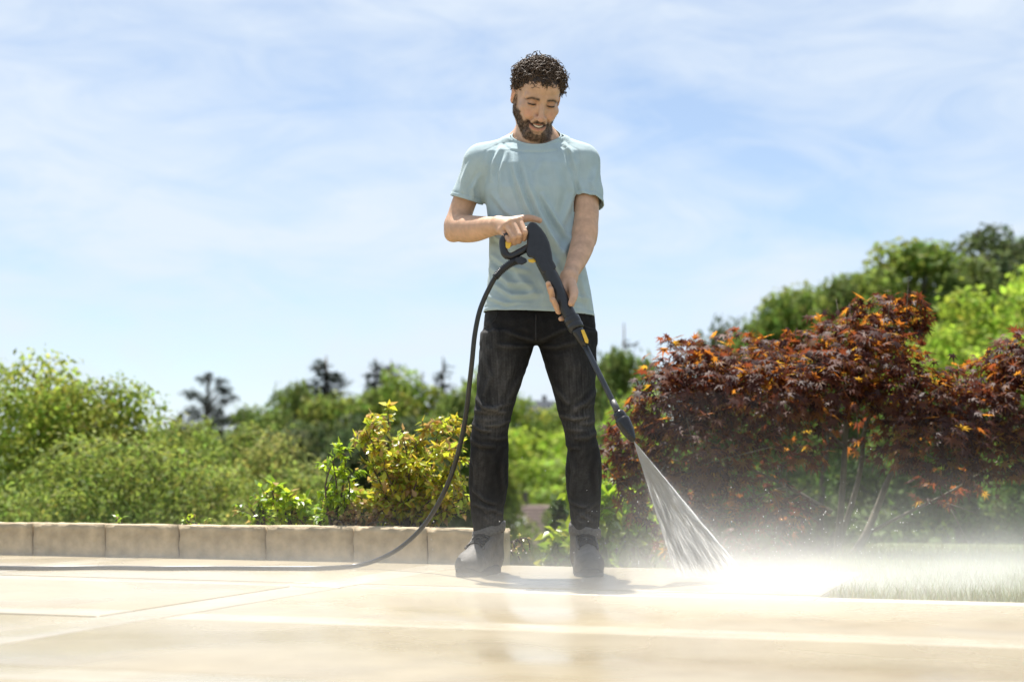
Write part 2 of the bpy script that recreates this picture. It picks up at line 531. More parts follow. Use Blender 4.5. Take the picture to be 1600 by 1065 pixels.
for a in range(len(VJ) - 1):
    v0, v1 = VJ[a], VJ[a + 1]
    last = a == len(VJ) - 2
    for b in range(len(UJ) - 1):
        u0, u1 = UJ[b], UJ[b + 1]
        if last and u0 > -0.75: continue
        if last and u1 > -0.6: u1 = -0.62 + HB
        slab_obj('tile', u0 + HU(u0), u1 - HU(u1), v0 + HB, v1 - (0.0 if last else HB), TILE)
        slab_obj('border_strip', u0 + HU(u0), u1 - HU(u1), v0 - HB, v0 + HB, STRIP)
    for b, u0 in enumerate(UJ):
        if last and u0 > -0.65: continue
        slab_obj('border_strip', u0 - HU(u0), u0 + HU(u0), v0 - HB, v1 - (0.0 if last else HB), STRIP)

# ---- low wall of stone blocks
WV = 5.815
def wall_u(px, v=WV):
    dx, dz = (px - 800.0) / FPX, 0.0
    # ray in the ground plane at about the wall's foot
    d = P(px, 872, 1.0); k = v / (d.x * UY.x + UY.y); return k * (d.x * UX.x + UX.y)
edges = [wall_u(p) for p in (785, 667, 551, 414, 278, 163, 49)]
while edges[-1] > -6.5: edges.append(edges[-1] - random.uniform(0.30, 0.36))
WSTONE = mat('wall_stone', (0.43, 0.350, 0.238), rough=0.85, var=0.26, vscale=15, bump=0.7, bscale=38, detail=10, spec=0.25)
garden_wall = empty('garden_wall', UV(edges[0], WV + 0.06, -0.02), label='low wall of beige sandstone blocks along the back edge of the patio', cat='wall')
for i in range(len(edges) - 1):
    u1, u0 = edges[i], edges[i + 1]
    h = 0.118 + random.uniform(-0.002, 0.002) ; w = (u1 - u0) / 2 - 0.003
    mb = MB(); mb.box((0, 0, h / 2), (w, 0.055, h / 2 + 0.02))
    me = mb.mesh('stone_block')
    bm = bmesh.new(); bm.from_mesh(me)
    bmesh.ops.bevel(bm, geom=list(bm.edges), offset=random.uniform(0.003, 0.006), segments=2, affect='EDGES')
    bmesh.ops.subdivide_edges(bm, edges=[e for e in bm.edges if e.calc_length() > 0.05], cuts=7, use_grid_fill=True)
    pv = np.array([tuple(v.co) for v in bm.verts]); nz_ = vnoise(pv * 55 + i * 9, 60 + i) * 0.0022 + vnoise(pv * 140 + i * 5, 90 + i) * 0.0014
    bm.normal_update()
    for v, d in zip(bm.verts, nz_): v.co += v.normal * float(d)
    bm.to_mesh(me); bm.free()
    me.polygons.foreach_set('use_smooth', np.ones(len(me.polygons), bool))
    o = link('stone_block', me, WSTONE)
    o.location = UV((u0 + u1) / 2, WV + 0.055 + random.uniform(-0.002, 0.002), 0); o.rotation_euler = (0, 0, UROT + random.uniform(-0.004, 0.004))
    o.parent = garden_wall; o.matrix_parent_inverse = garden_wall.matrix_basis.inverted()
# planting soil behind the wall
ql = P(752, 860, 7.15); sb = [UV(-10, WV + 0.113), UV(edges[0] - 0.02, WV + 0.113), Vector((ql.x, ql.y, 0)), UV(-10, WV + 1.3)]
mb = MB(); mb.add([p + Vector((0, 0, 0.085)) for p in sb] + [p + Vector((0, 0, -0.3)) for p in sb], [(0, 1, 2, 3), (1, 0, 4, 5), (2, 1, 5, 6), (3, 2, 6, 7), (0, 3, 7, 4)])
o = link('soil_bed', mb.mesh('soil_bed'), mat('soil', (0.075, 0.052, 0.034), rough=0.95, var=0.4, vscale=25, bump=0.6, bscale=40)); tag(o, kind='structure')

# ---- lawn on the right
mb = MB()
lp = [UV(-0.62, 5.80, -0.012), UV(-0.62, 4.70, -0.012), UV(6.0, 4.70, -0.012), UV(6.0, 9.5, -0.05), UV(-0.9, 9.5, -0.06), UV(-1.0, 5.82, -0.02)]
mb.add(lp, [tuple(range(6))])
lawn = link('lawn', mb.mesh('lawn'), mat('lawn_soil', (0.075, 0.095, 0.028), rough=0.95, var=0.3, vscale=9, bump=0.4, bscale=60)); tag(lawn, kind='structure')
gr = np.random.default_rng(3)
n = 52000
gu = gr.uniform(-0.95, 3.4, n); gv = 4.70 + (gr.random(n) ** 1.5) * 4.0
ok = ~((gu < -0.60) & (gv < 5.84)); gu, gv = gu[ok], gv[ok]; n = len(gu)
base = np.outer(gu, np.array(UX)) + np.outer(gv, np.array(UY)); base[:, 2] = -0.016 - 0.008 * np.clip(gv - 5, 0, 5)
hgt = gr.uniform(0.018, 0.048, n); ang = gr.uniform(0, 6.28, n); lean = gr.normal(0, 0.35, (n, 2)) * hgt[:, None]
wd = np.stack([np.cos(ang), np.sin(ang), 0 * ang], 1) * gr.uniform(0.0012, 0.0026, n)[:, None]
tip = base + np.c_[lean, hgt]
Vb = np.stack([base - wd, base + wd, tip], 1).reshape(-1, 3); Fb = np.arange(3 * n).reshape(-1, 3)
cb = np.array([0.190, 0.205, 0.060]) * gr.uniform(0.6, 1.35, (n, 1)) * (1 + gr.normal(0, 0.10, (n, 3))); cb = np.where(gr.random((n, 1)) < 0.16, np.array([[0.24, 0.20, 0.09]]), cb)
GRASS = mat('grass_blade', rough=0.6, attr=True, trans=(0.4, None), spec=0.3)
o = link('grass', mesh_from('grass', Vb, Fb, False, np.repeat(np.clip(cb, 0, 1), 3, 0)), GRASS)
tag(o, 'short pale green lawn grass beside the patio', 'grass', kind='stuff')

# ================================================================== the person
Y0 = 5.60
def J(px, py, d=0.0): return P(px, py, Y0 + d)
def R(px): return px * Y0 / FPX
BASE = Vector((0.085, Y0, 0.0))

SKIN = mat('skin', rough=0.48, attr=True, sss=0.12, spec=0.4, var=0.10, vscale=60, bump=0.10, bscale=260)
HAIR = mat('hair_brown', (0.085, 0.056, 0.038), rough=0.52, var=0.5, vscale=40, spec=0.22)
SHIRT = mat('shirt_cotton', (0.385, 0.490, 0.528), rough=0.88, var=0.05, vscale=30, bump=0.22, bscale=420, spec=0.2, sheen=0.15)
JEANS = mat('black_denim', rough=0.85, attr=True, var=0.22, vscale=160, bump=0.28, bscale=380, spec=0.2)
BOOT = mat('boot_leather', (0.115, 0.108, 0.100), rough=0.7, var=0.25, vscale=45, bump=0.2, bscale=150)
SOLE = mat('boot_sole', (0.030, 0.029, 0.029), rough=0.8, var=0.2, bump=0.2)
LACE = mat('boot_lace', (0.030, 0.030, 0.031), rough=0.85)
TEETH = mat('teeth', (0.72, 0.68, 0.60), rough=0.3)
EYE = mat('eye_dark', (0.02, 0.012, 0.008), rough=0.15)

# ---- head (own coordinates: x to the viewer's right, -y forward, z up, origin between the ears at eye level)
H = Field()
H.ell((0, 0.018, 0.036), (0.077, 0.097, 0.083))
H.ell((0, -0.026, -0.022), (0.063, 0.067, 0.088), k=0.02)
H.ell((0, -0.05, 0.045), (0.058, 0.045, 0.045), k=0.02)
for s in (-1, 1):
    H.cone((s * 0.049, 0.000, -0.050), (s * 0.021, -0.066, -0.098), 0.017, 0.016, k=0.022)
    H.cone((s * 0.0600, 0.012, 0.000), (s * 0.0530, 0.000, -0.052), 0.0135, 0.0145, k=0.018)
    H.ell((s * 0.046, -0.058, -0.024), (0.021, 0.022, 0.018), k=0.016)
    H.ell((s * 0.036, -0.073, -0.044), (0.017, 0.016, 0.014), k=0.014)
    H.cone((s * 0.047, -0.072, 0.017), (s * 0.013, -0.086, 0.015), 0.010, 0.011, k=0.012)
H.cone((0.012, -0.076, -0.105), (-0.012, -0.076, -0.105), 0.017, 0.017, k=0.022)
for s in (-1, 1):
    H.ell((s * 0.031, -0.093, -0.003), (0.018, 0.014, 0.0115), k=0.010, sub=True)
    H.ell((s * 0.031, -0.0735, -0.003), (0.0165, 0.0135, 0.0125), k=0.004)
H.cone((0, -0.086, 0.008), (0, -0.110, -0.040), 0.0075, 0.0105, k=0.009)
H.ell((0, -0.110, -0.045), (0.0125, 0.0130, 0.0115), k=0.006)
for s in (-1, 1):
    H.ell((s * 0.0150, -0.096, -0.047), (0.0092, 0.0120, 0.0088), k=0.005)
    H.ell((s * 0.006, -0.104, -0.054), (0.0040, 0.006, 0.004), k=0.004, sub=True)
H.cone((-0.018, -0.084, -0.062), (0.018, -0.084, -0.062), 0.012, 0.012, k=0.012)     # moustache mound
MO = [(-0.030, -0.077, -0.0655), (-0.016, -0.090, -0.0735), (0, -0.095, -0.0765), (0.016, -0.090, -0.0735), (0.030, -0.077, -0.0655)]
for a, b in zip(MO[:-1], MO[1:]):                                                     # lower lip
    H.cone((a[0] * 0.8, a[1] + 0.001, a[2] - 0.009), (b[0] * 0.8, b[1] + 0.001, b[2] - 0.009), 0.0062, 0.0062, k=0.006)
for a, b in zip(MO[:-1], MO[1:]):                                                     # smiling mouth
    H.cone((a[0], a[1] - 0.004, a[2]), (b[0], b[1] - 0.004, b[2]), 0.0046, 0.0046, k=0.003, sub=True)
for s in (-1, 1):                                                                     # smile folds
    H.cone((s * 0.0195, -0.0945, -0.046), (s * 0.0375, -0.0755, -0.064), 0.0022, 0.0026, k=0.007, sub=True)
    H.cone((s * 0.047, -0.071, -0.012), (s * 0.020, -0.081, -0.016), 0.0016, 0.0016, k=0.006, sub=True)
for s in (-1, 1):                                                                     # ears
    Re = np.array(Euler((0.12, 0, s * 0.35)).to_matrix())
    H.ell((s * 0.0745, 0.024, -0.004), (0.0085, 0.019, 0.031), Re, k=0.012)
    H.ell((s * 0.0830, 0.019, 0.000), (0.0055, 0.010, 0.017), Re, k=0.005, sub=True)
HEAD_S = 1.09
HEAD_M = Matrix.Translation(J(838.5, 152.5, -0.035)) @ Euler((math.radians(27), 0, 0)).to_matrix().to_4x4()
HEAD_M = Matrix.Translation(J(838.5, 152.5, -0.035)) @ (Matrix.Rotation(math.radians(14), 4, 'Z') @ Matrix.Rotation(math.radians(4), 4, 'Y') @ Matrix.Rotation(math.radians(27), 4, 'X')) @ Matrix.Scale(HEAD_S, 4)
HEAD_I = np.array(HEAD_M.inverted())

B = Field()
B.xform(H, HEAD_M)
hp = lambda x, y, z: HEAD_M @ Vector((x, y, z))
B.cone(hp(0, 0.035, -0.05), J(836, 226, 0.045), R(25), R(27), k=0.02)
B.cone(hp(0, -0.01, -0.075), J(834, 228, 0.0), R(19), R(24), k=0.025)
for s in (-1, 1):
    B.cone(hp(s * 0.05, 0.03, -0.055), J(834 + s * 9, 228, -0.03), R(6), R(7), k=0.02)
    B.cone(J(836 + s * 22, 222, 0.05), J(836 + s * 60, 243, 0.04), R(20), R(22), k=0.04)
# trunk under the shirt
def st(py, l, r, cy, ry, inset=0.0):
    a, b = J(l, py, cy), J(r, py, cy)
    return (a.z, (a.x + b.x) / 2, Y0 + cy, (b.x - a.x) / 2 - inset, ry - inset)
TORSO = [st(228, 800, 870, 0.03, 0.075), st(240, 768, 900, 0.02, 0.09), st(262, 757, 908, 0.01, 0.108), st(300, 757, 903, 0.0, 0.122),
         st(340, 762, 900, 0.0, 0.122), st(380, 764, 905, 0.0, 0.120), st(420, 763, 915, 0.0, 0.122), st(455, 760, 923, 0.0, 0.127),
         st(480, 757, 927, 0.0, 0.130), st(505, 755, 930, 0.0, 0.130)]
B.loft([(z, x, y, rx - 0.022, ry - 0.022) for z, x, y, rx, ry in TORSO], k=0.03)
# legs inside the jeans
LEG_L = [(520, 752, 838), (540, 750, 834), (570, 747, 825), (610, 745, 811), (640, 741, 802), (660, 738, 796), (680, 736, 793), (700, 735, 795),
         (730, 733, 796), (760, 733, 794), (790, 735, 789), (815, 738, 786), (832, 740, 787)]
LEG_R = [(520, 838, 932), (540, 842, 932), (570, 851, 932), (610, 863, 930), (640, 871, 929), (660, 878, 929), (680, 884, 932), (700, 886, 937),
         (730, 884, 940), (760, 884, 940), (790, 889, 938), (815, 892, 936), (832, 891, 936)]
LEG_CY = lambda py: float(np.interp(py, [500, 650, 832], [0.0, -0.04, 0.07]))
LEG_RY = lambda py: float(np.interp(py, [500, 540, 600, 660, 720, 790, 832], [0.115, 0.105, 0.088, 0.068, 0.070, 0.060, 0.060]))
def leg(L): return [st(py, l, r, LEG_CY(py), LEG_RY(py)) for py, l, r in L]
for L in (LEG_L, LEG_R):
    B.loft([(z, x, y, rx - 0.02, ry - 0.02) for z, x, y, rx, ry in leg(L)] , k=0.02)
# his right arm (left in the picture)
def limb(F, pts, k=0.02):
    F.chain([J(*a) for a, r in pts], [R(r) for a, r in pts], k=k)
limb(B, [((754, 258, 0.02), 22), ((736, 290, 0.03), 19.5), ((722, 325, 0.04), 19), ((715, 350, 0.035), 19.5)])
limb(B, [((714, 355, 0.035), 18), ((722, 357, 0.0), 22), ((740, 357.5, -0.06), 21), ((760, 355, -0.13), 16.5), ((779, 352, -0.195), 12.5)], k=0.025)
B.ell(J(707, 367, 0.04), (R(12), R(15), R(11)), k=0.02)
# his left arm
limb(B, [((906, 258, 0.02), 22), ((914, 295, -0.01), 20), ((916, 335, -0.05), 20), ((914, 362, -0.075), 18)])
limb(B, [((914, 362, -0.075), 17), ((910, 382, -0.105), 19), ((903, 402, -0.155), 16.5), ((895, 420, -0.21), 13), ((889, 433, -0.25), 11.3)], k=0.025)
B.ell(J(921, 377, -0.05), (R(10), R(13), R(12)), k=0.02)
# hand on the grip
WR = (779, 352, -0.195)
KN = [(811, 344, -0.25), (801, 346.5, -0.256), (791, 352, -0.253), (783, 360, -0.245)]
for kq in KN:
    B.cone(J(*WR), J(*kq), R(11), R(6.2), k=0.014)
FR = [[(811, 344, -0.25, 5.8), (820, 363, -0.280, 5.1), (819, 373, -0.262, 4.5), (811, 372, -0.235, 4.2)],
      [(801, 346.5, -0.256, 6.0), (811, 368, -0.288, 5.2), (811, 377, -0.266, 4.6), (804, 375, -0.238, 4.2)],
      [(791, 352, -0.253, 5.7), (803, 371, -0.284, 5.0), (804, 379.5, -0.262, 4.5), (797, 377, -0.236, 4.1)],
      [(783, 360, -0.245, 5.1), (795, 375, -0.272, 4.4), (797, 382, -0.254, 4.0), (791, 380, -0.232, 3.7)]]
for f in FR:
    for i, (a, b) in enumerate(zip(f[:-1], f[1:])):
        B.cone(J(*a[:3]), J(*b[:3]), R(a[3] * 0.9), R(b[3] * 0.9), k=0.0018 if i else 0.003)
limb(B, [((793, 348, -0.215), 8.5), ((812, 343, -0.20), 6.4), ((829, 341, -0.20), 5.4), ((843, 344.5, -0.215), 4.3)], k=0.006)
# hand under the tube
B.cone(J(889, 433, -0.25), J(880, 455, -0.285), R(11.5), R(10), k=0.014)
B.cone(J(889, 433, -0.25), J(888, 474, -0.285), R(11.5), R(9.5), k=0.014)
limb(B, [((890, 440, -0.27), 9), ((896, 454, -0.315), 7.4), ((896, 464, -0.345), 5.9), ((892.5, 474, -0.36), 4.6)], k=0.006)
FL = [[(874, 450, -0.285, 6), (861, 456, -0.315, 5.2), (856.5, 443, -0.345, 4.2)],
      [(876, 461, -0.285, 6), (864, 468, -0.322, 5.2), (860.5, 451, -0.355, 4.3)],
      [(880, 472, -0.285, 6), (873, 486, -0.325, 5.2), (864, 468, -0.362, 4.3)],
      [(885, 480, -0.285, 5.5), (887, 495, -0.315, 4.7), (876, 498, -0.335, 3.9)]]
for f in FL:
    for a, b in zip(f[:-1], f[1:]):
        B.cone(J(*a[:3]), J(*b[:3]), R(a[3] * 0.92), R(b[3] * 0.92), k=0.002)
V, F = B.surface(0.0028)
V = relax(V, F, 1, 0.35)
# skin colours in the head's own coordinates
hq = (np.c_[V, np.ones(len(V))] @ HEAD_I.T)[:, :3]
skin_c = np.array([0.56, 0.350, 0.235])
C = np.tile(skin_c, (len(V), 1))
C *= (1 + 0.07 * vnoise(V * 60, 3))[:, None]
inh = np.all(np.abs(hq - np.array([0, 0, 0])) < 0.13, axis=1) & (hq[:, 2] > -0.13)
def blend(w, c):
    global C
    w = np.clip(w, 0, 1)[:, None]; C = C * (1 - w) + np.array(c) * w
x, y, z = hq.T; ax = np.abs(x)
sm = lambda a, b, v: np.clip((v - a) / (b - a), 0, 1) ** 2 * (3 - 2 * np.clip((v - a) / (b - a), 0, 1))
nzb = vnoise(hq * 420, 5) * 0.5 + vnoise(hq * 900, 6) * 0.5
front = inh & (y < 0.03)
# rosy cheeks, nose, lips, ears
blend(front * np.exp(-(((ax - 0.040) / 0.018) ** 2 + ((z + 0.036) / 0.016) ** 2)) * (y < -0.04) * 0.35, (0.60, 0.23, 0.15))
blend(front * np.exp(-((x / 0.014) ** 2 + ((z + 0.042) / 0.012) ** 2)) * (y < -0.09) * 0.3, (0.60, 0.24, 0.16))
blend(inh * (ax > 0.075) * 0.4 * (y > 0), (0.62, 0.25, 0.16))
# beard: jaw, chin, moustache
jaw_top = np.interp(ax, [0, 0.020, 0.030, 0.045, 0.058, 0.068, 0.085], [-0.090, -0.089, -0.062, -0.066, -0.048, 0.004, 0.016])
beard = sm(0.006, -0.006, z - jaw_top + 0.003 * nzb) * sm(0.035, 0.018, y + 0.25 * (z + 0.06))
beard *= sm(-0.004, 0.006, z - np.interp(y, [-0.09, -0.06, -0.03, 0.0, 0.03], [-0.130, -0.125, -0.102, -0.078, -0.05]))
beard *= 1 - sm(-0.045, -0.030, z) * sm(-0.012, -0.020, y) * 0.9
beard *= 1 - 0.35 * sm(-0.05, -0.01, z)
mous = np.exp(-((z - (-0.0625 - 1.2 * np.maximum(ax - 0.012, 0) ** 1.1)) / 0.0078) ** 2) * (ax < 0.037) * (y < -0.06)
gote = np.exp(-(((ax - 0.034) / 0.0075) ** 2)) * (z < -0.060) * (z > -0.108) * (y < -0.05)
bw = np.clip(np.maximum(np.maximum(beard, mous * 1.2), gote), 0, 1) * front * ~((ax > 0.0755) & (z > -0.045))
lips = np.zeros(len(V)); md = np.full(len(V), 1.0)
for a, b in zip(MO[:-1], MO[1:]):
    a, b = _v(a), _v(b); ab = b - a; t = np.clip((hq - a) @ ab / (ab @ ab), 0, 1)
    md = np.minimum(md, np.linalg.norm((hq - a - t[:, None] * ab)[:, [0, 2]], axis=1))
low = front & (y < -0.055) & (ax < 0.028) & (z < -0.066) & (z > -0.094)
bw = bw * (1 - low * np.exp(-((md - 0.009) / 0.006) ** 2))
soul = front & (z < -0.088) & (z > -0.101) & (ax < 0.014)
bw = bw * (1 - 0.45 * soul)
BEARD_W = bw
blend(bw * (0.82 + 0.22 * nzb), (0.034, 0.022, 0.015))
blend(low * np.exp(-((md - 0.0085) / 0.004) ** 2) * 0.75, (0.46, 0.17, 0.13))
blend((front & (y < -0.05)) * np.exp(-(md / 0.0044) ** 2), (0.035, 0.012, 0.010))
# eyebrows and lash line
brow_z = 0.0145 + 0.06 * (ax - 0.02) - 2.6 * np.maximum(ax - 0.036, 0) ** 1.35
brow = np.exp(-((z - brow_z) / 0.0050) ** 2) * sm(0.009, 0.015, ax) * sm(0.058, 0.048, ax) * (y < -0.05)
blend(front * brow * (1.0 + 0.2 * nzb), (0.028, 0.018, 0.013))
lash = np.exp(-((z + 0.0060 + 6.0 * (ax - 0.031) ** 2 * -1) / 0.0042) ** 2) * sm(0.015, 0.019, ax) * sm(0.049, 0.043, ax) * (y < -0.055)
blend(front * lash * 0.9, (0.03, 0.016, 0.012))
crease = np.exp(-((z - 0.005 + 5.0 * (ax - 0.031) ** 2) / 0.0022) ** 2) * sm(0.014, 0.02, ax) * sm(0.05, 0.043, ax) * (y < -0.055)
blend(front * crease * 0.35, (0.30, 0.13, 0.085))
blend(front * np.exp(-(((ax - 0.0065) / 0.0042) ** 2 + ((z + 0.0545) / 0.003) ** 2)) * (y < -0.085) * 0.85, (0.10, 0.035, 0.025))  # shade inside the nostrils, painted into the skin colour
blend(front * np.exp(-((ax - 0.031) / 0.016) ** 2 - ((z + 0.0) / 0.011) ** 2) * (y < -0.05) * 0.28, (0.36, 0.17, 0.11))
# scalp under the hair
SCALP = lambda X, Yv, Z: (Z > np.interp(Yv, [-0.11, -0.075, -0.05, -0.03, 0.0, 0.03, 0.05, 0.12], [0.072, 0.066, 0.050, 0.030, 0.004, -0.006, -0.05, -0.06]) + 0.004 * np.sin(X * 260 + 1) + 0.003 * np.sin(X * 610))
blend(inh * SCALP(x, y, z) * ~((np.abs(y - 0.024) < 0.034) & (z < 0.030) & (ax > 0.062)) * 0.97, (0.03, 0.02, 0.014))
me = mesh_from('person', V - np.array(BASE), F, True, C)
person = link('person', me, SKIN)
person.location = BASE
tag(person, 'bearded man in pale blue T-shirt and black jeans washing the patio with a spray lance', 'person')

def wear(name, V, F, m, parent=person, smooth=True, col=None):
    me = mesh_from(name, np.asarray(V) - np.array(BASE), F, smooth, col)
    o = link(name, me, m)
    o.parent = parent
    return o
def wear_mb(name, mb, m, parent=person, smooth=True):
    return wear(name, mb.v, mb.f, m, parent, smooth)

# teeth
mb = MB()
TO = [Vector((a[0] * 0.78, a[1] + 0.0012, a[2] + 0.0016)) for a in MO]
mb.tube([HEAD_M @ p for p in spline(TO, 5)], [0.0032 * math.sin(math.pi * (0.12 + 0.76 * i / 20)) for i in range(21)], 6)
wear_mb('teeth', mb, TEETH)

# eyelashes along the lowered lids
for s in (-1, 1):
    mb = MB(); pts = []
    for xx in np.linspace(0.0175, 0.0455, 9):
        zz_ = -0.0062 + 6.0 * (xx - 0.031) ** 2
        q_ = 1 - ((xx - 0.031) / 0.0165) ** 2 - ((zz_ + 0.003) / 0.0125) ** 2
        pts.append(HEAD_M @ Vector((s * xx, -0.0735 - 0.0138 * math.sqrt(max(q_, 0.05)), zz_)))
    mb.tube(pts, [0.0008, 0.0015, 0.0019, 0.0021, 0.0022, 0.0021, 0.0020, 0.0016, 0.0009], 6)
    wear_mb('eyelash', mb, EYE)
# hair: a dense cap of curls
mb = MB()
hr = np.random.default_rng(21)
def curl(root, d, L, rad, turns, thick, sag):
    n = int(6 * turns) + 4
    d = d.normalized(); a = d.orthogonal().normalized(); a.rotate(Matrix.Rotation(hr.uniform(0, 6.28), 3, d)); b = d.cross(a)
    ph = hr.uniform(0, 6.28); hd = hr.choice((-1, 1)); pts = []; rr = []
    for i in range(n):
        t = i / (n - 1)
        q = rad * min(1, t * 3)
        pts.append(root + d * L * t + (a * math.cos(ph + hd * turns * 6.28 * t) + b * math.sin(ph + hd * turns * 6.28 * t)) * q + Vector((0, 0, -sag * t * t)))
        rr.append(thick * (1.0 - 0.65 * t))
    mb.tube(pts, rr, 4, cap=False)
nh = 0
while nh < 900:
    u = Vector(hr.normal(size=3)).normalized()
    p = Vector((u.x * 0.077, 0.018 + u.y * 0.097, 0.036 + u.z * 0.083))
    if not SCALP(np.array([p.x]), np.array([p.y]), np.array([p.z]))[0]: continue
    if p.z < 0.0 and p.y < 0.01: continue
    if abs(p.y - 0.016) < 0.032 and p.z < 0.016: continue
    nrm = Vector((u.x / 0.077, u.y / 0.097, u.z / 0.083)).normalized()
    top = max(0.0, min(1.0, (p.z - 0.02) / 0.06))
    d = nrm + Vector(hr.normal(size=3)) * 0.5 + Vector((0, -0.45 * top, 0.0))
    L = hr.uniform(0.010, 0.023) * (0.6 + 0.45 * top)
    rad = hr.uniform(0.006, 0.0135) * (0.5 + 0.5 * top)
    if top > 0.6 and hr.random() < 0.45: rad *= 1.35; L *= 1.3
    if p.z < -0.01: L *= 0.5; rad *= 0.6
    if p.x > 0.03 and p.z > 0.03 and p.z < 0.09 and hr.random() < 0.4: L *= 1.7
    curl(HEAD_M @ (p + nrm * 0.001), HEAD_M.to_3x3() @ d, L * HEAD_S, rad, hr.uniform(0.7, 1.5), hr.uniform(0.0018, 0.0038), hr.uniform(0, 0.008))
    nh += 1
for k in range(70):                                      # loose curls standing off the top and the far side
    a = hr.uniform(-0.5, 1.25); e = hr.uniform(0.25, 1.2)
    u = Vector((math.sin(a) * math.cos(e), -0.35 * math.cos(a) * math.cos(e) + hr.normal() * 0.3, math.sin(e))).normalized()
    p = Vector((u.x * 0.077, 0.010 + u.y * 0.097, 0.036 + u.z * 0.083))
    if p.z < 0.055: continue
    curl(HEAD_M @ p, HEAD_M.to_3x3() @ (u + Vector(hr.normal(size=3)) * 0.35 + Vector((0.25, 0, 0))), hr.uniform(0.024, 0.042), hr.uniform(0.007, 0.013), hr.uniform(0.8, 1.5), hr.uniform(0.0011, 0.0022), 0.008)
for k in range(95):                                      # fringe falling over the hairline
    a = hr.uniform(-1.0, 1.0)
    p = Vector((0.062 * math.sin(a), 0.0 - 0.082 * math.cos(a), 0.068 - 0.012 * abs(a) + hr.uniform(-0.004, 0.012)))
    curl(HEAD_M @ p, HEAD_M.to_3x3() @ Vector((0.5 * math.sin(a) + hr.normal() * 0.4, -0.55, -0.35 + hr.normal() * 0.4)), hr.uniform(0.010, 0.022), hr.uniform(0.005, 0.0095), hr.uniform(0.7, 1.5), hr.uniform(0.0012, 0.0022), 0.006)
wear_mb('hair', mb, HAIR)
# beard bristles over the dark skin
mb = MB()
idx = np.nonzero(BEARD_W > 0.55)[0]
NV = vnormals(V, F)
for i in hr.choice(idx, 2600):
    n = Vector(NV[i]); p = Vector(V[i])
    d = (n * 0.7 + Vector((0, -0.15, -0.8)) + Vector(hr.normal(size=3)) * 0.35).normalized()
    L = hr.uniform(0.003, 0.0075)
    s_ = d.orthogonal().normalized() * 0.00055
    mb.add([p - s_, p + s_, p + d * L], [(0, 1, 2)])
wear_mb('beard', mb, HAIR)

# ---- T-shirt
S = Field()
S.loft(TORSO, k=0.03, n=2.3)
S.cone(J(802, 232, 0.035), J(756, 252, 0.025), R(21), R(27), k=0.05)
S.cone(J(872, 230, 0.035), J(908, 250, 0.02), R(21), R(26), k=0.05)
S.cone(J(837, 198, 0.04), J(836, 236, 0.025), R(29.5), R(36), k=0.03)
S.cone(J(754, 256, 0.025), J(730, 308, 0.035), R(29.5), R(25), k=0.03)
S.cone(J(730, 308, 0.035), J(722, 330, 0.04), R(25), R(25), k=0.01)
S.cone(J(908, 256, 0.02), J(917, 300, -0.015), R(28.5), R(25), k=0.03)
S.cone(J(917, 300, -0.015), J(920, 335, -0.045), R(25), R(25), k=0.01)
SV, SF = S.surface(0.0042)
SV = relax(SV, SF, 2, 0.5)
SN = vnormals(SV, SF)
FOLD_S = [
    ([(801, 238), (806, 275), (822, 320), (850, 372)], 5, 0.009), ([(784, 228), (772, 252), (766, 285)], 4, 0.006),
    ([(812, 236), (826, 290), (846, 340), (878, 400)], 6, 0.008), ([(850, 248), (838, 270), (840, 300)], 7, 0.004),
    ([(793, 236), (782, 268), (784, 310)], 4, 0.005), ([(768, 300), (790, 330), (810, 345)], 5, 0.005),
    ([(892, 262), (895, 300), (880, 350)], 6, 0.007), ([(845, 300), (868, 345), (896, 385)], 5, 0.010),
    ([(835, 320), (858, 368), (884, 405), (900, 440)], 6, 0.010), ([(898, 330), (890, 375), (868, 420)], 6, 0.006),
    ([(766, 395), (790, 415), (830, 425)], 5, 0.008), ([(765, 415), (795, 442), (835, 446)], 6, 0.009),
    ([(768, 440), (800, 462), (850, 458)], 5, 0.007), ([(785, 395), (812, 432), (845, 470)], 7, 0.006),
    ([(762, 345), (775, 370), (800, 385)], 5, 0.006), ([(880, 440), (900, 462), (922, 470)], 5, 0.006),
    ([(905, 430), (912, 455), (922, 482)], 4, 0.005), ([(760, 462), (790, 474), (815, 470)], 4, 0.005),
    ([(735, 250), (724, 280), (722, 304)], 5, 0.005), ([(752, 270), (738, 295), (740, 312)], 4, 0.006),
    ([(900, 250), (902, 280), (914, 306)], 5, 0.006), ([(932, 258), (926, 285), (932, 312)], 5, 0.005),
    ([(880, 222), (892, 240), (898, 268)], 4, 0.007), ([(840, 430), (852, 452), (848, 480)], 6, 0.005),
    ([(800, 355), (806, 380), (798, 405)], 7, 0.005), ([(862, 250), (872, 290), (868, 330)], 8, 0.004)]
SV = folds(SV, SN, [(a, b * 0.85, c * 1.6) for a, b, c in FOLD_S])
wob = vnoise(SV * np.array([26, 26, 9]), 11) * 0.0026 + vnoise(SV * np.array([60, 60, 34]), 12) * 0.0011
low_w = np.clip((1.35 - SV[:, 2]) / 0.5, 0.25, 1)
SV = SV + SN * (wob * low_w)[:, None]
def plane3(a, b, into):
    """cut plane through a and b, roughly perpendicular to the direction `into` (kept side = against into)"""
    a, b, n = _v(a), _v(b), _v(into)
    t = (b - a) / np.linalg.norm(b - a); n = n - t * (n @ t); n /= np.linalg.norm(n)
    return a, n
pl = [plane3(J(707, 306, 0.03), J(751, 319, 0.03), J(721, 325, 0.04) - J(734, 290, 0.03)),
      plane3(J(894, 312, -0.03), J(945, 321, -0.03), J(916, 335, -0.05) - J(914, 295, -0.01)),
      plane3(J(757, 483, -0.1), J(928, 490, -0.1), (0, 0, -1)),
      plane3(J(806, 222.5, -0.045), J(858, 222.5, -0.045), (0, -0.72, 1))]
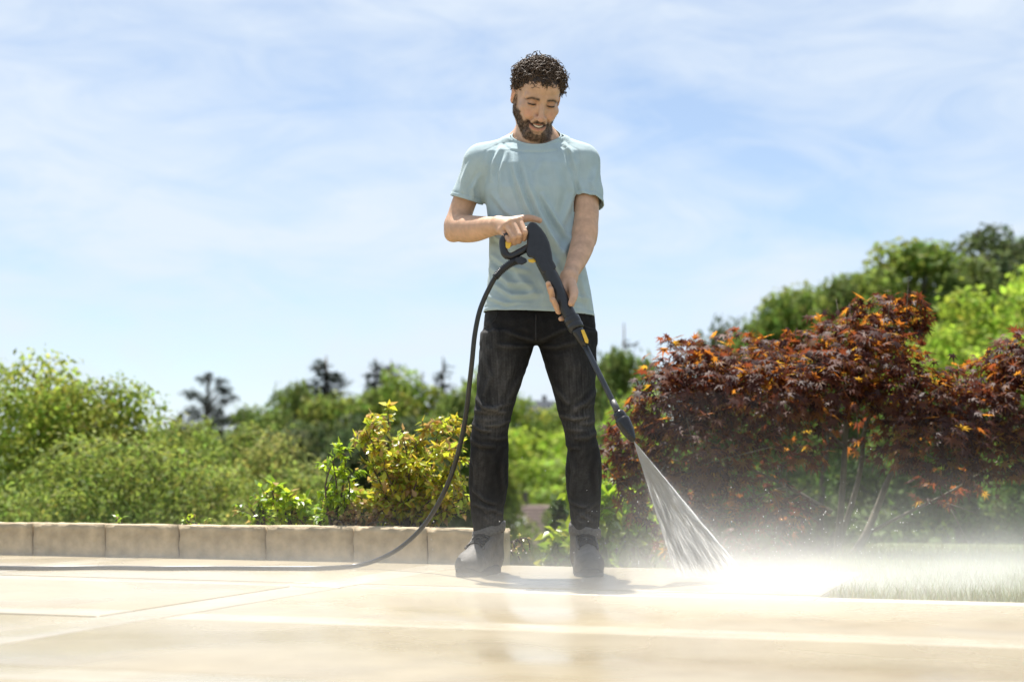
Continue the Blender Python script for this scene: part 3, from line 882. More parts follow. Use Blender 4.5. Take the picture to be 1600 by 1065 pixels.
slv = Field(); slv.cone(J(754, 256, 0.025), J(723, 330, 0.04), R(25), R(22)).cone(J(908, 256, 0.02), J(920, 340, -0.045), R(27), R(24))
trk = Field(); trk.loft(TORSO, n=2.3)
is_slv = slv(SV) < trk(SV) - 0.004
msk = [is_slv & (SV[:, 0] < J(757, 318, 0.03).x), is_slv & (SV[:, 0] > J(893, 318, -0.03).x), SV[:, 2] < 1.2, (SV[:, 2] > J(830, 262).z) & (np.hypot(SV[:, 0] - J(837, 220).x, SV[:, 1] - (Y0 + 0.02)) < 0.125)]
near = [J(728, 315), J(918, 318, -0.03), None, None]
g = np.full(len(SV), -1.0); gn = np.zeros((len(SV), 3))
for (a, n), m, c in zip(pl, msk, near):
    d = (SV - a) @ n
    if c is not None: m = m & (np.linalg.norm(SV - _v(c), axis=1) < 0.11)
    u = m & (d > g); g[u] = d[u]; gn[u] = n
keep = (g[SF].min(1) < -0.0008) & (g[SF].max(1) < 0.012)
SF = SF[keep]
snap = g > -0.0005
SV[snap] -= gn[snap] * g[snap][:, None]
hemd = np.full(len(SV), 9.0)
for (a, n), m in zip(pl, msk):
    hemd = np.where(m & (g > -0.05), np.minimum(hemd, -((SV - a) @ n)), hemd)
seam = np.abs(slv(SV) - trk(SV) + 0.004)
band = -0.0022 * np.exp(-(seam / 0.0026) ** 2) * (SV[:, 2] > 1.18) + np.where((hemd < 0.014) & (hemd > -0.01), 0.0014, 0.0) + np.where(np.abs(hemd - 0.0155) < 0.0022, -0.0016, 0.0)
SN2 = vnormals(SV, SF) if len(SF) else SN
SV = SV + SN2 * band[:, None]
# collar rib along the neckline
ne = msk[3] & snap & (np.abs((SV - pl[3][0]) @ pl[3][1]) < 0.004); ne[np.setdiff1d(np.arange(len(SV)), SF)] = False
nc = np.array([J(837, 220).x, Y0 + 0.02]); an = np.arctan2(SV[ne, 1] - nc[1], SV[ne, 0] - nc[0]); rd = np.hypot(SV[ne, 1] - nc[1], SV[ne, 0] - nc[0])
ga = np.linspace(-math.pi, math.pi, 61)[:-1]; gr_ = np.array([np.median(rd[np.abs(np.angle(np.exp(1j * (an - a)))) < 0.16]) if (np.abs(np.angle(np.exp(1j * (an - a)))) < 0.16).any() else np.nan for a in ga])
gr_ = np.where(np.isnan(gr_), np.nanmedian(gr_), gr_)
for _ in range(4): gr_ = (np.roll(gr_, 1) + 2 * gr_ + np.roll(gr_, -1)) / 4
a0, n0 = pl[3]
rib = []
for a, r_ in zip(ga, gr_):
    xy = nc + r_ * np.array([math.cos(a), math.sin(a)]); zz_ = a0[2] - (n0[0] * (xy[0] - a0[0]) + n0[1] * (xy[1] - a0[1])) / n0[2]
    rib.append((xy[0], xy[1], zz_, a))
mbc = MB(); nprof = 10; Vv = []
for (x_, y_, z_, a) in rib:
    o_ = np.array([math.cos(a), math.sin(a), 0]); up_ = n0
    for k_ in range(nprof):
        b_ = 2 * math.pi * k_ / nprof
        c_ = np.array([x_, y_, z_]) + n0 * (-0.0035 + 0.0095 * math.sin(b_)) + o_ * (0.0032 * math.cos(b_) + 0.001 - 0.0035 * math.sin(b_))
        Vv.append(tuple(c_))
nr = len(rib)
mbc.add(Vv, [(i * nprof + k_, i * nprof + (k_ + 1) % nprof, ((i + 1) % nr) * nprof + (k_ + 1) % nprof, ((i + 1) % nr) * nprof + k_) for i in range(nr) for k_ in range(nprof)])
used = np.unique(SF); rm = np.full(len(SV), -1); rm[used] = np.arange(len(used))
shirt = wear('t_shirt', SV[used], rm[SF], SHIRT)
sd = shirt.modifiers.new('thick', 'SOLIDIFY'); sd.thickness = 0.0028; sd.offset = -1
tag(shirt, 'pale blue-green cotton T-shirt')
wear_mb('collar', mbc, SHIRT, shirt)

# ---- jeans
JN = Field()
JN.loft([st(462, 766, 920, 0.0, 0.100), st(485, 760, 926, 0.0, 0.112), st(505, 756, 930, 0.0, 0.120), st(525, 753, 932, 0.0, 0.120), st(537, 753, 932, 0.0, 0.112)], k=0.02, n=2.3)
for L in (LEG_L, LEG_R):
    JN.loft(leg(L), k=0.016, n=2.2)
JV, JF = JN.surface(0.0042)
JV = relax(JV, JF, 3, 0.5)
Jn = vnormals(JV, JF)
FOLD_J = []
jr = np.random.default_rng(5)
for (cx, lo, hi) in ((768, 740, 798), (905, 880, 932)):
    for q, yy in enumerate((632, 645, 656, 668, 679, 692)):    # bunching round the knees
        yy += jr.uniform(-4, 4); half = q % 2; sl = jr.uniform(1, 7) * (1 if half else -1)
        xa = lo - 5 if half else jr.uniform(lo + 6, cx); xb = hi + 5 if not half else jr.uniform(cx, hi - 6)
        FOLD_J.append(([(xa, yy - sl), ((xa + xb) / 2 + jr.uniform(-6, 6), yy + jr.uniform(1, 6)), (xb, yy + sl)], jr.uniform(2.8, 5.0), jr.uniform(0.0022, 0.0060)))
for (cx, lo, hi) in ((763, 735, 790), (913, 888, 938)):
    for q in range(5):                                 # stacking above the cuff
        yy = jr.uniform(775, 822); xa = jr.uniform(lo, cx - 6); xb = jr.uniform(cx + 6, hi); sl = jr.uniform(-14, 14)
        FOLD_J.append(([(xa, yy - sl), ((xa + xb) / 2, yy + jr.uniform(-3, 6)), (xb, yy + sl)], jr.uniform(2.4, 4.5), jr.uniform(0.004, 0.0085)))
FOLD_J += [([(834, 532), (812, 526), (782, 516)], 4, 0.005), ([(832, 540), (806, 542), (775, 540)], 4, 0.005), ([(842, 532), (862, 524), (888, 512)], 4, 0.005),
           ([(844, 540), (870, 542), (902, 534)], 4, 0.005), ([(762, 500), (775, 520), (776, 545)], 5, 0.004), ([(758, 560), (766, 590), (756, 620)], 4, 0.004),
           ([(822, 575), (806, 600), (792, 630)], 4, 0.005), ([(856, 580), (872, 610), (890, 632)], 4, 0.005), ([(742, 620), (756, 636), (780, 640)], 3.5, 0.007),
           ([(930, 610), (916, 628), (896, 640)], 3.5, 0.006), ([(736, 700), (744, 730), (742, 770)], 3.5, 0.005), ([(790, 700), (784, 735), (788, 770)], 3.5, 0.004),
           ([(890, 700), (896, 735), (892, 775)], 3.5, 0.005), ([(936, 700), (930, 735), (934, 775)], 3.5, 0.005), ([(760, 690), (768, 720), (764, 760)], 6, 0.003)]
JV0 = JV.copy(); JV = folds(JV, Jn, [(a, b, c * 1.7) for a, b, c in FOLD_J])
cz = leg(LEG_L)[-1][0]; tw = np.clip((JV0[:, 2] - cz - 0.03) / 0.03, 0, 1)[:, None]; JV = JV0 + (JV - JV0) * tw      # calm inside the cuffs
JV = JV + Jn * (vnoise(JV * 45, 31) * 0.0018 + vnoise(JV * 95, 32) * 0.0010)[:, None]
jq = proj(JV)
fade = np.zeros(len(JV))
for (px_, py_, sx, sy, am) in ((782, 590, 24, 60, 0.55), (895, 600, 24, 60, 0.5), (765, 655, 22, 25, 0.8), (905, 660, 20, 25, 0.7), (752, 520, 14, 60, 0.5), (750, 740, 10, 50, 0.4),
                               (768, 810, 20, 18, 0.5), (912, 808, 18, 18, 0.6), (905, 740, 16, 40, 0.3)):
    fade += am * np.exp(-((jq[:, 0] - px_) / sx) ** 2 - ((jq[:, 1] - py_) / sy) ** 2)
J2 = vnormals(JV, JF)
rel = relax(JV, JF, 6, 0.6); ridge = np.clip(((JV - rel) * J2).sum(1) / 0.0012, -1, 1)          # worn ridges
fade = np.clip(fade * (0.7 + 0.35 * vnoise(JV * np.array([300, 300, 30]), 8)) + 0.35 * np.maximum(ridge, 0) * (0.4 + fade), 0, 1.2)
JC = np.array([0.009, 0.009, 0.010]) * (1 - fade[:, None] * 0.5) + fade[:, None] * np.array([0.088, 0.085, 0.083])
jeans = wear('jeans', JV, JF, JEANS, col=JC)
tag(jeans, 'faded black jeans with turned-up cuffs')
DENIM2 = mat('denim_cuff', (0.120, 0.116, 0.112), rough=0.9, var=0.3, vscale=120, bump=0.3, bscale=300)
SEAM = mat('denim_seam', (0.020, 0.020, 0.022), rough=0.9, var=0.3, vscale=200)
for L, tilt in ((LEG_L, 0.02), (LEG_R, -0.01)):        # cuffs
    z, cx, cy, rx, ry = leg(L)[-1]
    mb = MB(); n = 40; Vv = []; prof = [(-0.006, 0.004), (0.0045, 0.0), (0.0065, 0.010), (0.0065, 0.026), (0.0050, 0.036), (-0.005, 0.037)]
    for o, dz in prof:
        for k in range(n):
            a = 2 * math.pi * k / n
            w = 0.0012 * math.sin(5 * a + dz * 60)
            Vv.append((cx + (rx + o + w) * math.cos(a), cy + (ry + o + w) * math.sin(a), z - 0.012 + dz + tilt * math.cos(a)))
    Ff = [(i * n + k, i * n + (k + 1) % n, (i + 1) * n + (k + 1) % n, (i + 1) * n + k) for i in range(len(prof) - 1) for k in range(n)]
    mb.add(Vv, Ff)
    wear_mb('cuff', mb, DENIM2, jeans)
def on_front(px, py, off=0.003):
    """nearest jeans vertex at a photo pixel, front side"""
    d = (jq[:, 0] - px) ** 2 + (jq[:, 1] - py) ** 2 + np.where(J2[:, 1] > 0, 400, 0)
    i = int(np.argmin(d)); return Vector(JV[i]) + Vector(J2[i]) * off
mb = MB(); mb.tube([on_front(837, y_, 0.001) for y_ in range(490, 534, 6)], 0.0028, 5)
wear_mb('fly_seam', mb, SEAM, jeans)
for pts in ([(778, 489), (774, 500), (764, 509), (757, 512)], [(898, 491), (904, 502), (914, 510), (927, 514)]):
    mb = MB(); mb.tube([on_front(a, b, 0.001) for a, b in pts], 0.002, 5)
    wear_mb('pocket_seam', mb, SEAM, jeans)

# ---- boots
def boot(heel, yaw):
    M = Matrix.Translation(heel) @ Matrix.Rotation(yaw, 4, 'Z')
    K = Field()
    K.ell((0, -0.205, 0.036), (0.051, 0.072, 0.050), k=0.02)
    K.ell((0.0, -0.13, 0.045), (0.046, 0.10, 0.060), k=0.03)
    K.ell((0, 0.0, 0.045), (0.042, 0.055, 0.060), k=0.03)
    K.cone((0, -0.005, 0.07), (0, 0.0, 0.165), 0.047, 0.052, k=0.03)
    K.cone((0, -0.035, 0.125), (0, -0.135, 0.072), 0.039, 0.036, k=0.025)
    K.ell((0, -0.16, -0.06), (0.2, 0.4, 0.074), k=0.004, sub=True)
    v, f = K.surface(0.004)
    v = relax(v, f, 2, 0.5)
    nn = vnormals(v, f)
    # stitched seams: toe cap and quarter lines
    d = -0.0018 * np.exp(-((v[:, 1] + 0.185 + 3.0 * v[:, 0] ** 2 - 0.25 * (v[:, 2] - 0.06)) / 0.0028) ** 2) * (v[:, 2] > 0.02)
    d += -0.0016 * np.exp(-((v[:, 1] + 0.07 - 0.7 * (v[:, 2] - 0.05)) / 0.003) ** 2) * (v[:, 2] < 0.11)
    d += 0.0022 * vnoise(v * 55, 41) * np.exp(-((v[:, 1] + 0.15) / 0.05) ** 2)
    v = v + nn * d[:, None]
    raw = v.copy()
    M_ = np.array(M)
    v = v @ M_[:3, :3].T + M_[:3, 3]
    o = wear('boot', v, f, BOOT)
    mb = MB(); out = []
    n = 44
    for k in range(n):
        a = 2 * math.pi * k / n; c, s_ = math.cos(a), math.sin(a)
        yy = -0.115 + 0.168 * s_
        wv = np.interp(yy, [-0.285, -0.25, -0.20, -0.12, -0.04, 0.03, 0.055], [0.75, 0.95, 1.0, 0.86, 0.82, 0.85, 0.7]) * 0.0555
        out.append((wv * (abs(c) ** 0.62) * (1 if c > 0 else -1), yy))
    Vv = []; lv = [(0.97, 0.0), (1.0, 0.004), (1.0, 0.012), (0.985, 0.013), (1.0, 0.015), (1.0, 0.026), (0.96, 0.030), (0.6, 0.030)]
    for sc_, zz in lv:
        for (xx, yy) in out:
            Vv.append(M @ Vector((xx * sc_, -0.115 + (yy + 0.115) * sc_, zz + 0.008 * max(0, -(yy + 0.235)) * 8)))
    Ff = [(i * n + k, i * n + (k + 1) % n, (i + 1) * n + (k + 1) % n, (i + 1) * n + k) for i in range(len(lv) - 1) for k in range(n)]
    Ff.append(tuple(range(n))[::-1])
    mb.add(Vv, Ff)
    wear_mb('sole', mb, SOLE, o)
    def ztop(xx, yy):
        m = (np.abs(raw[:, 0] - xx) < 0.006) & (np.abs(raw[:, 1] - yy) < 0.006)
        return raw[m, 2].max() if m.any() else 0.1
    for i in range(6):                                   # laces, criss-cross over the instep
        yb = -0.058 - 0.098 * i / 5
        for sgn in (-1, 1):
            mb = MB()
            mb.tube([M @ Vector((xx * sgn, yb - 0.0085 * (xx / 0.03), ztop(xx * sgn, yb - 0.0085 * (xx / 0.03)) + 0.002)) for xx in np.linspace(-0.03, 0.03, 7)], 0.0030, 5)
            wear_mb('lace', mb, LACE, o)
    for sgn in (-1, 1):                                  # eyelet facing along both sides of the tongue
        mb = MB()
        ys = np.linspace(-0.05, -0.165, 10)
        mb.tube([M @ Vector((sgn * 0.034, yy, ztop(sgn * 0.034, yy) - 0.0005)) for yy in ys], 0.0045, 6)
        wear_mb('eyelet_facing', mb, BOOT, o)
    return o
b1 = boot(J(766, 880, 0.10).xy.to_3d(), math.radians(-19))
b2 = boot(J(912, 880, 0.10).xy.to_3d(), math.radians(3))
tag(b1, 'dark lace-up boot turned to the left'); tag(b2, 'dark lace-up boot pointing forward')

# ================================================================== spray gun, lance and hose
BLK = mat('black_plastic', (0.017, 0.018, 0.021), rough=0.34, var=0.2, vscale=60, bump=0.06, bscale=300)
BLK2 = mat('black_plastic_gloss', (0.012, 0.012, 0.014), rough=0.22, var=0.15)
YEL = mat('yellow_plastic', (0.80, 0.50, 0.045), rough=0.4, var=0.08)
STEEL = mat('lance_steel', (0.060, 0.064, 0.072), rough=0.38, metal=0.6, var=0.15)
RUB = mat('hose_rubber', (0.020, 0.021, 0.022), rough=0.38, var=0.25, vscale=12, bump=0.05)
def gY(py): return 5.36 - (py - 350) / 338.0 * 0.25
def G(px, py, d=0.0): return P(px, py, gY(py) + d)
gun = empty('pressure_washer_gun', G(838, 380), label='black spray gun with yellow trigger and long lance held in both hands', cat='spray gun')
def gpart(name, mb_or_me, m, parent=gun, smooth=True):
    me = mb_or_me.mesh(name, smooth) if isinstance(mb_or_me, MB) else mb_or_me
    return link(name, me, m, parent if parent is gun else None) if parent is gun else sub(name, me, m, parent)
def sub(name, me, m, parent):
    if len(me.materials) == 0: me.materials.append(m)
    o = bpy.data.objects.new(name, me); COL.objects.link(o)
    o.parent = parent; o.matrix_parent_inverse = gun.matrix_basis.inverted() @ Matrix.Identity(4)
    return o
def slab(pts, d0, d1, w):
    """a traced outline given its own thickness, with rounded edges"""
    n = len(pts)
    V = [G(x, y, d0) for x, y in pts] + [G(x, y, d1) for x, y in pts]
    F = [tuple(range(n)), tuple(range(2 * n - 1, n - 1, -1))] + [((i + 1) % n, i, n + i, n + (i + 1) % n) for i in range(n)]
    me = mesh_from('slab', V, F, False)
    bm = bmesh.new(); bm.from_mesh(me); bmesh.ops.recalc_face_normals(bm, faces=bm.faces); bm.to_mesh(me); bm.free()
    return bevel(me, w, 3, 40)
def z3(x, y): return (750 + x * 0.1878, 320 + y * 0.1878)
body_pts = [z3(*q) for q in [(392, 180), (412, 150), (436, 138), (470, 156), (510, 196), (548, 250), (578, 315), (596, 390), (606, 462), (640, 520), (600, 560), (520, 570), (470, 480), (445, 440), (398, 438), (385, 395), (388, 340), (392, 260)]]
gb = gpart('gun_body', slab(body_pts, -0.026, 0.026, 0.010), BLK)
# raised back spine and side panel
spine = [z3(*q) for q in [(438, 140), (472, 158), (512, 198), (550, 252), (580, 316), (598, 392), (607, 460), (585, 455), (572, 395), (552, 325), (522, 262), (486, 208), (452, 170)]]
gpart('spine', slab(spine, -0.031, 0.031, 0.004), BLK2, gb)
panel = [z3(*q) for q in [(425, 330), (458, 300), (480, 310), (520, 400), (505, 440), (470, 420)]]
gpart('side_panel', slab(panel, -0.0305, -0.02, 0.003), BLK2, gb)
for (a, b) in ((497, 262), (512, 372)):
    mb = MB(); c = G(*z3(a, b)); mb.tube([c + Vector((0, -0.022, 0)), c + Vector((0, -0.0335, 0))], 0.0035, 8)
    gpart('screw', mb, STEEL, gb)
# handle loop: grip on top (inside the fist), guard in front of the fingers, lower bar
def bar(name, pts, rad, m=BLK, n=12, parent=gun, flat=0.0):
    mb = MB(); mb.tube(spline(pts, 6), rad, n); return gpart(name, mb, m, parent)
bar('grip', [G(*z3(400, 215)), G(*z3(330, 235)), G(*z3(260, 255)), G(*z3(200, 272))], 0.0165)
bar('guard', [G(*z3(212, 268)), G(*z3(192, 300)), G(*z3(192, 350)), G(*z3(205, 400)), G(*z3(232, 428))], 0.0135)
bar('lower_bar', [G(*z3(215, 418)), G(*z3(262, 428)), G(*z3(330, 395)), G(*z3(410, 350))], 0.013)
gpart('trigger', slab([z3(*q) for q in [(212, 300), (245, 285), (262, 320), (248, 362), (228, 366), (205, 352)]], -0.011, 0.011, 0.003), YEL)
gpart('safety_catch', slab([z3(*q) for q in [(396, 452), (458, 446), (470, 470), (440, 484), (408, 476)]], -0.014, 0.014, 0.003), YEL)
gpart('hose_fitting', slab([z3(*q) for q in [(290, 440), (345, 428), (388, 450), (392, 478), (350, 500), (320, 494), (292, 470)]], -0.020, 0.020, 0.005), BLK)
# foregrip tube
ax_pts = [(836, 382), (852, 415), (868, 446), (888, 488), (900, 510)]
mb = MB()
pts = spline([G(a, b) for a, b in ax_pts], 6)
rr = np.interp(np.linspace(0, 1, len(pts)), [0, 0.18, 0.45, 0.55, 0.82, 0.9, 1], [0.021, 0.026, 0.0265, 0.0235, 0.0225, 0.025, 0.0245])
mb.tube(pts, list(rr), 20)
tube_o = gpart('foregrip', mb, BLK)
top = [z3(*q) for q in [(520, 470), (598, 462), (640, 540), (676, 640), (650, 690), (600, 600)]]
gpart('foregrip_cover', slab(top, -0.0285, 0.012, 0.004), BLK, tube_o)
for (a, b) in ((622, 642), (750, 898), (660, 720)):
    mb = MB(); c = G(*z3(a, b)); mb.tube([c + Vector((0, -0.0150, 0)), c + Vector((0, -0.0262, 0))], 0.0042, 10)
    gpart('screw_hole', mb, BLK2, tube_o)
def along(a, b, t): return G(a[0] + (b[0] - a[0]) * t, a[1] + (b[1] - a[1]) * t)
A0, A1 = (889, 490), (908, 528)
mb = MB(); mb.tube([along(A0, A1, t) for t in (0.15, 0.18, 0.40, 0.43, 0.46, 0.62, 0.66)], [0.024, 0.0275, 0.0275, 0.0245, 0.0275, 0.0265, 0.021], 20)
gpart('collar', mb, BLK)
mb = MB(); mb.tube([G(900, 512), G(904, 520), G(910, 532), (G(915, 541))], [0.021, 0.019, 0.015, 0.0105], 16)
gpart('lance_socket', mb, BLK2)
gpart('indicator_tab', slab([(907.5, 515.5), (912.5, 514.5), (919.5, 531), (919, 536.5), (914.5, 535)], -0.022, -0.006, 0.002), YEL)
mb = MB(); mb.tube([G(911, 534), G(940, 592), G(958, 628), G(968, 648)], [0.0098, 0.0095, 0.0093, 0.0093], 14)
gpart('lance', mb, STEEL)
mb = MB(); mb.tube([G(957, 626), G(967, 646)], [0.0112, 0.0112], 14)
gpart('lance_sleeve', mb, mat('grey_sleeve', (0.075, 0.077, 0.083), rough=0.5))
mb = MB()
N0, N1 = (965, 642), (990, 689)
mb.tube([along(N0, N1, t) for t in (0, 0.06, 0.2, 0.24, 0.27, 0.34, 0.62, 0.85, 0.96, 1.0)], [0.012, 0.0185, 0.0205, 0.0185, 0.0235, 0.0245, 0.0215, 0.0150, 0.0100, 0.006], 24)
nz = gpart('nozzle', mb, BLK2)
mb = MB(); mb.tube([along(N0, N1, t) for t in (0.265, 0.30)], [0.0250, 0.0256], 24)
gpart('nozzle_ring', mb, BLK, nz)
NOZ = G(990, 688)
# strain relief belongs to the hose
hose_pts = [G(811, 407, 0), G(806, 408), G(795, 413.5), (G(783, 423)), G(774, 433)]
def hy(py): return float(np.interp(py, [433, 560, 700, 800, 862, 887], [5.335, 5.36, 5.50, 5.68, 5.83, 5.93]))
hp_ = [(774, 433), (766, 447), (756, 468), (748, 491), (741.5, 525), (737.5, 565), (733, 605), (729, 640), (723, 677), (713, 717), (702, 750), (686, 784), (668, 813), (648, 836), (624, 856), (600, 869.5), (575, 879)]
HR = 0.0085
pts = [P(a, b, hy(b)) for a, b in hp_]
gp = [PG(a, b, HR + 0.001) for a, b in ((548, 884.3), (500, 887), (420, 887), (330, 886.5), (250, 887), (160, 886), (60, 887), (-60, 886), (-200, 887))]
hose = empty('hose', (gp[2].x, gp[2].y, 0), label='black rubber hose running from the spray gun down across the patio', cat='hose')
mb = MB(); mb.tube(spline(pts + gp, 6), HR, 12)
link('hose_line', mb.mesh('hose_line', True), RUB, hose)
sp = spline(hose_pts, 10); rr = []
mb = MB()
pp, rr = [], []
for i in range(len(sp) * 2 - 1):
    pp.append(sp[i // 2] if i % 2 == 0 else (sp[i // 2] + sp[i // 2 + 1]) / 2)
    rr.append((0.0145 if (i // 2) % 2 == 0 else 0.0112) * (1.0 - 0.15 * i / (len(sp) * 2)))
mb.tube(pp, rr, 14)
link('strain_relief', mb.mesh('strain_relief', True), BLK, hose)

# ================================================================== plants
pr_ = np.random.default_rng(17)
def norm(a): return a / (np.linalg.norm(a, axis=-1, keepdims=True) + 1e-12)
def frames(d, n):
    """rotation matrices with x along d and z near n"""
    d = norm(d); n = n - d * (n * d).sum(-1, keepdims=True); n = norm(n); return np.stack([d, np.cross(n, d), n], -1)
def inst(T, TF, c, Fm, s):
    """many copies of a small template: positions c, frames, scales"""
    V = np.einsum('nij,kj->nki', Fm, T) * np.asarray(s).reshape(-1, 1, 1) + c[:, None, :]
    k = len(T); F = (np.asarray(TF)[None] + (np.arange(len(c)) * k)[:, None, None]).reshape(-1, len(TF[0]))
    return V.reshape(-1, 3), F
# leaf shapes
OV_T = np.array([(0, 0, 0), (0.5, 0, -0.04), (1, 0, -0.12), (0.42, 0.27, 0.05), (0.42, -0.27, 0.05)]); OV_F = [(0, 4, 1), (4, 2, 1), (1, 2, 3), (0, 1, 3)]
def palm_leaf(droop, fold):
    ang = [-128, -82, -40, 0, 40, 82, 128]; ln = [0.40, 0.70, 0.93, 1.0, 0.93, 0.70, 0.40]
    V = [(0, 0, 0)]; F = []
    sn = [-160] + [(a + b) / 2 for a, b in zip(ang[:-1], ang[1:])] + [160]
    sr = [0.12, 0.24, 0.28, 0.31, 0.31, 0.28, 0.24, 0.12]
    for a, r in zip(sn, sr): V.append((r * math.cos(math.radians(a)), r * math.sin(math.radians(a)), 0))
    for a, r in zip(ang, ln): V.append((r * math.cos(math.radians(a)), r * math.sin(math.radians(a)), 0))
    for i in range(7): F.append((0, 1 + i, 9 + i, 2 + i))
    V = np.array(V, float); r2 = (V[:, :2] ** 2).sum(1)
    V[:, 2] = -droop * r2 + fold * np.abs(V[:, 1]) * 0.5
    V[:, 0] += 0.12
    return V, F
CARD_T = np.array([(0, 0, 0), (0.45, 0.32, 0.06), (1, 0, -0.05), (0.45, -0.32, 0.06)]); CARD_F = [(0, 3, 2, 1)]
def leaf_mat(name, trans=0.42, gloss=0.45, spec=0.4, tattr=None):
    return mat(name, rough=gloss, attr=True, trans=(trans, tattr), spec=spec)
FOL = leaf_mat('foliage', 0.52, 0.65, 0.2)
FOLN = leaf_mat('foliage_near', 0.52, 0.30, 0.6)
MAPLE = leaf_mat('maple_leaf', 0.56, 0.55, 0.3, 'tcol')
BARK = mat('bark', (0.080, 0.062, 0.046), rough=0.9, var=0.4, vscale=12, bump=0.6, bscale=30)
BARKM = mat('maple_bark', (0.155, 0.135, 0.095), rough=0.8, var=0.4, vscale=14, bump=0.4, bscale=40)

def crown_mesh(name, lobes, n, size, base, var, seed, up=0.35, template=(CARD_T, CARD_F), shell=0.55):
    """leaf clumps through the outer part of each lobe; lobes = (x, y, z, rx, ry, rz)"""
    r = np.random.default_rng(seed); lobes = np.array(lobes, float)
    w = (lobes[:, 3] * lobes[:, 5] + lobes[:, 3] * lobes[:, 4] + lobes[:, 4] * lobes[:, 5]) ** 0.9; w /= w.sum()
    k = r.choice(len(lobes), n, p=w); u = norm(r.normal(size=(n, 3)))
    rad = (shell + (1.04 - shell) * r.random(n) ** 0.7)
    rad *= 1 + 0.16 * vnoise(u * 4.5 + k[:, None] * 3.1, seed)                          # ragged outline
    c = lobes[k, :3] + u * lobes[k, 3:] * rad[:, None]
    nn = norm(u + r.normal(0, 0.55, (n, 3)) + np.array([0, 0, up]))
    d = norm(np.cross(nn, r.normal(size=(n, 3)))) + np.array([0, 0, -0.35])
    V, F = inst(template[0], template[1], c, frames(d, nn), size * r.uniform(0.55, 1.35, n))
    lobec = r.uniform(0.82, 1.2, (len(lobes), 1)) * (1 + r.normal(0, 0.05, (len(lobes), 3)))
    cc = np.array(base) * lobec[k] * (1 + r.normal(0, var, (n, 1))) * (1 + r.normal(0, var * 0.35, (n, 3)))
    cc = np.clip(cc, 0.006, 0.9)
    return mesh_from(name, V, F, False, np.repeat(cc, len(template[0]), 0))
def trunk_mesh(h, r0, limbs, seed, top=0.75):
    r = np.random.default_rng(seed); mb = MB()
    sp = [Vector((r.normal(0, 0.03) * h * t, r.normal(0, 0.03) * h * t, h * top * t)) for t in (0, 0.3, 0.6, 1)]
    mb.tube(spline(sp, 3), [r0 * (1 - 0.75 * i / 9) for i in range(10)], 8)
    for (x, y, z, t) in limbs:
        a = Vector((0, 0, h * top * t)); b = Vector((x, y, z))
        m_ = (a + b) / 2 + Vector((0, 0, 0.08 * (b - a).length))
        mb.tube(spline([a, m_, b], 3), [r0 * 0.45 * (1 - 0.8 * i / 6) for i in range(7)], 5)
    return mb.mesh('trunk', True)
# ---- broadleaf trees, built 10 m tall
def broadleaf(seed, base, n=9000, size=0.36, narrow=1.0, bottom=0.6):
    r = np.random.default_rng(seed); lobes = []
    for i in range(34):
        z = bottom + 0.8 + (8.4 - bottom) * r.random()
        R_ = 3.3 * narrow * math.sqrt(max(0.10, 1 - ((z - 4.0) / 6.0) ** 2)); a = r.uniform(0, 6.28)
        q = R_ * r.uniform(0.45, 0.85); s = r.uniform(0.85, 1.6) * (0.75 if z > 7.6 else 1)
        lobes.append((q * math.cos(a), q * math.sin(a), z, s * narrow * 1.1, s * narrow * 1.1, s * 0.8))
    lobes.append((0.3, 0, 8.9, 1.0, 1.0, 0.95)); lobes.append((0, 0, 5.0, 2.2 * narrow, 2.2 * narrow, 3.4))
    zs = max(l[2] + l[5] for l in lobes)
    lobes = [(a, b, c * 10 / zs, d, e, f) for a, b, c, d, e, f in lobes]
    cm = crown_mesh('crown', lobes, n, size, base, 0.20, seed)
    tm = trunk_mesh(10, 0.22, [(l[0] * 0.8, l[1] * 0.8, l[2], 0.4) for l in lobes[:8]], seed)
    return cm, tm
def conifer(seed, base, sparse=0.0, width=1.9, n=3400, size=0.38, wh=17, ragged=0.25):
    r = np.random.default_rng(seed); C, D, Nn, S = [], [], [], []
    mb = MB(); mb.tube([(0, 0, 0), (0, 0, 5), (0, 0, 9.9)], [0.2, 0.12, 0.02], 7)
    br = []
    for i in range(wh):
        z = 1.6 + 8.2 * (i + r.uniform(-.3, .3)) / wh; z = min(z, 9.85)
        L = width * ((10.1 - z) / 8.6) ** 0.8
        for a in r.uniform(0, 6.28, r.integers(4, 8)):
            if r.random() < sparse: continue
            l = L * r.uniform(1 - ragged * 2, 1 + ragged); e = Vector((math.cos(a) * l, math.sin(a) * l, -0.22 * l + r.uniform(-.1, .25)))
            br.append((Vector((0, 0, z)), e))
            mb.tube([(0, 0, z), Vector((0, 0, z)) + e * 0.5 + Vector((0, 0, 0.04)), Vector((0, 0, z)) + e], [0.05, 0.03, 0.01], 4)
    bl = np.array([b[1].length for b in br]); pick = r.choice(len(br), n, p=bl / bl.sum())
    t = r.random(n) ** 0.7; o = np.array([tuple(b[0]) for b in br])[pick]; e = np.array([tuple(b[1]) for b in br])[pick]
    c = o + e * t[:, None] + r.normal(0, 0.09, (n, 3)); c[:, 2] -= r.random(n) * 0.12
    d = norm(e) + r.normal(0, 0.7, (n, 3)); nn = r.normal(0, 0.5, (n, 3)) + np.array([0, 0, 1])
    tp = np.array([(0, 0, 0), (0.5, 0.13, 0), (1, 0, -0.05), (0.5, -0.13, 0)])
    V, F = inst(tp, CARD_F, c, frames(d, nn), size * r.uniform(0.6, 1.3, n))
    cc = np.clip(np.array(base) * (1 + r.normal(0, 0.2, (n, 1))), 0.004, 1)
    return mesh_from('crown', V, F, False, np.repeat(cc, 4, 0)), mb.mesh('trunk', True)
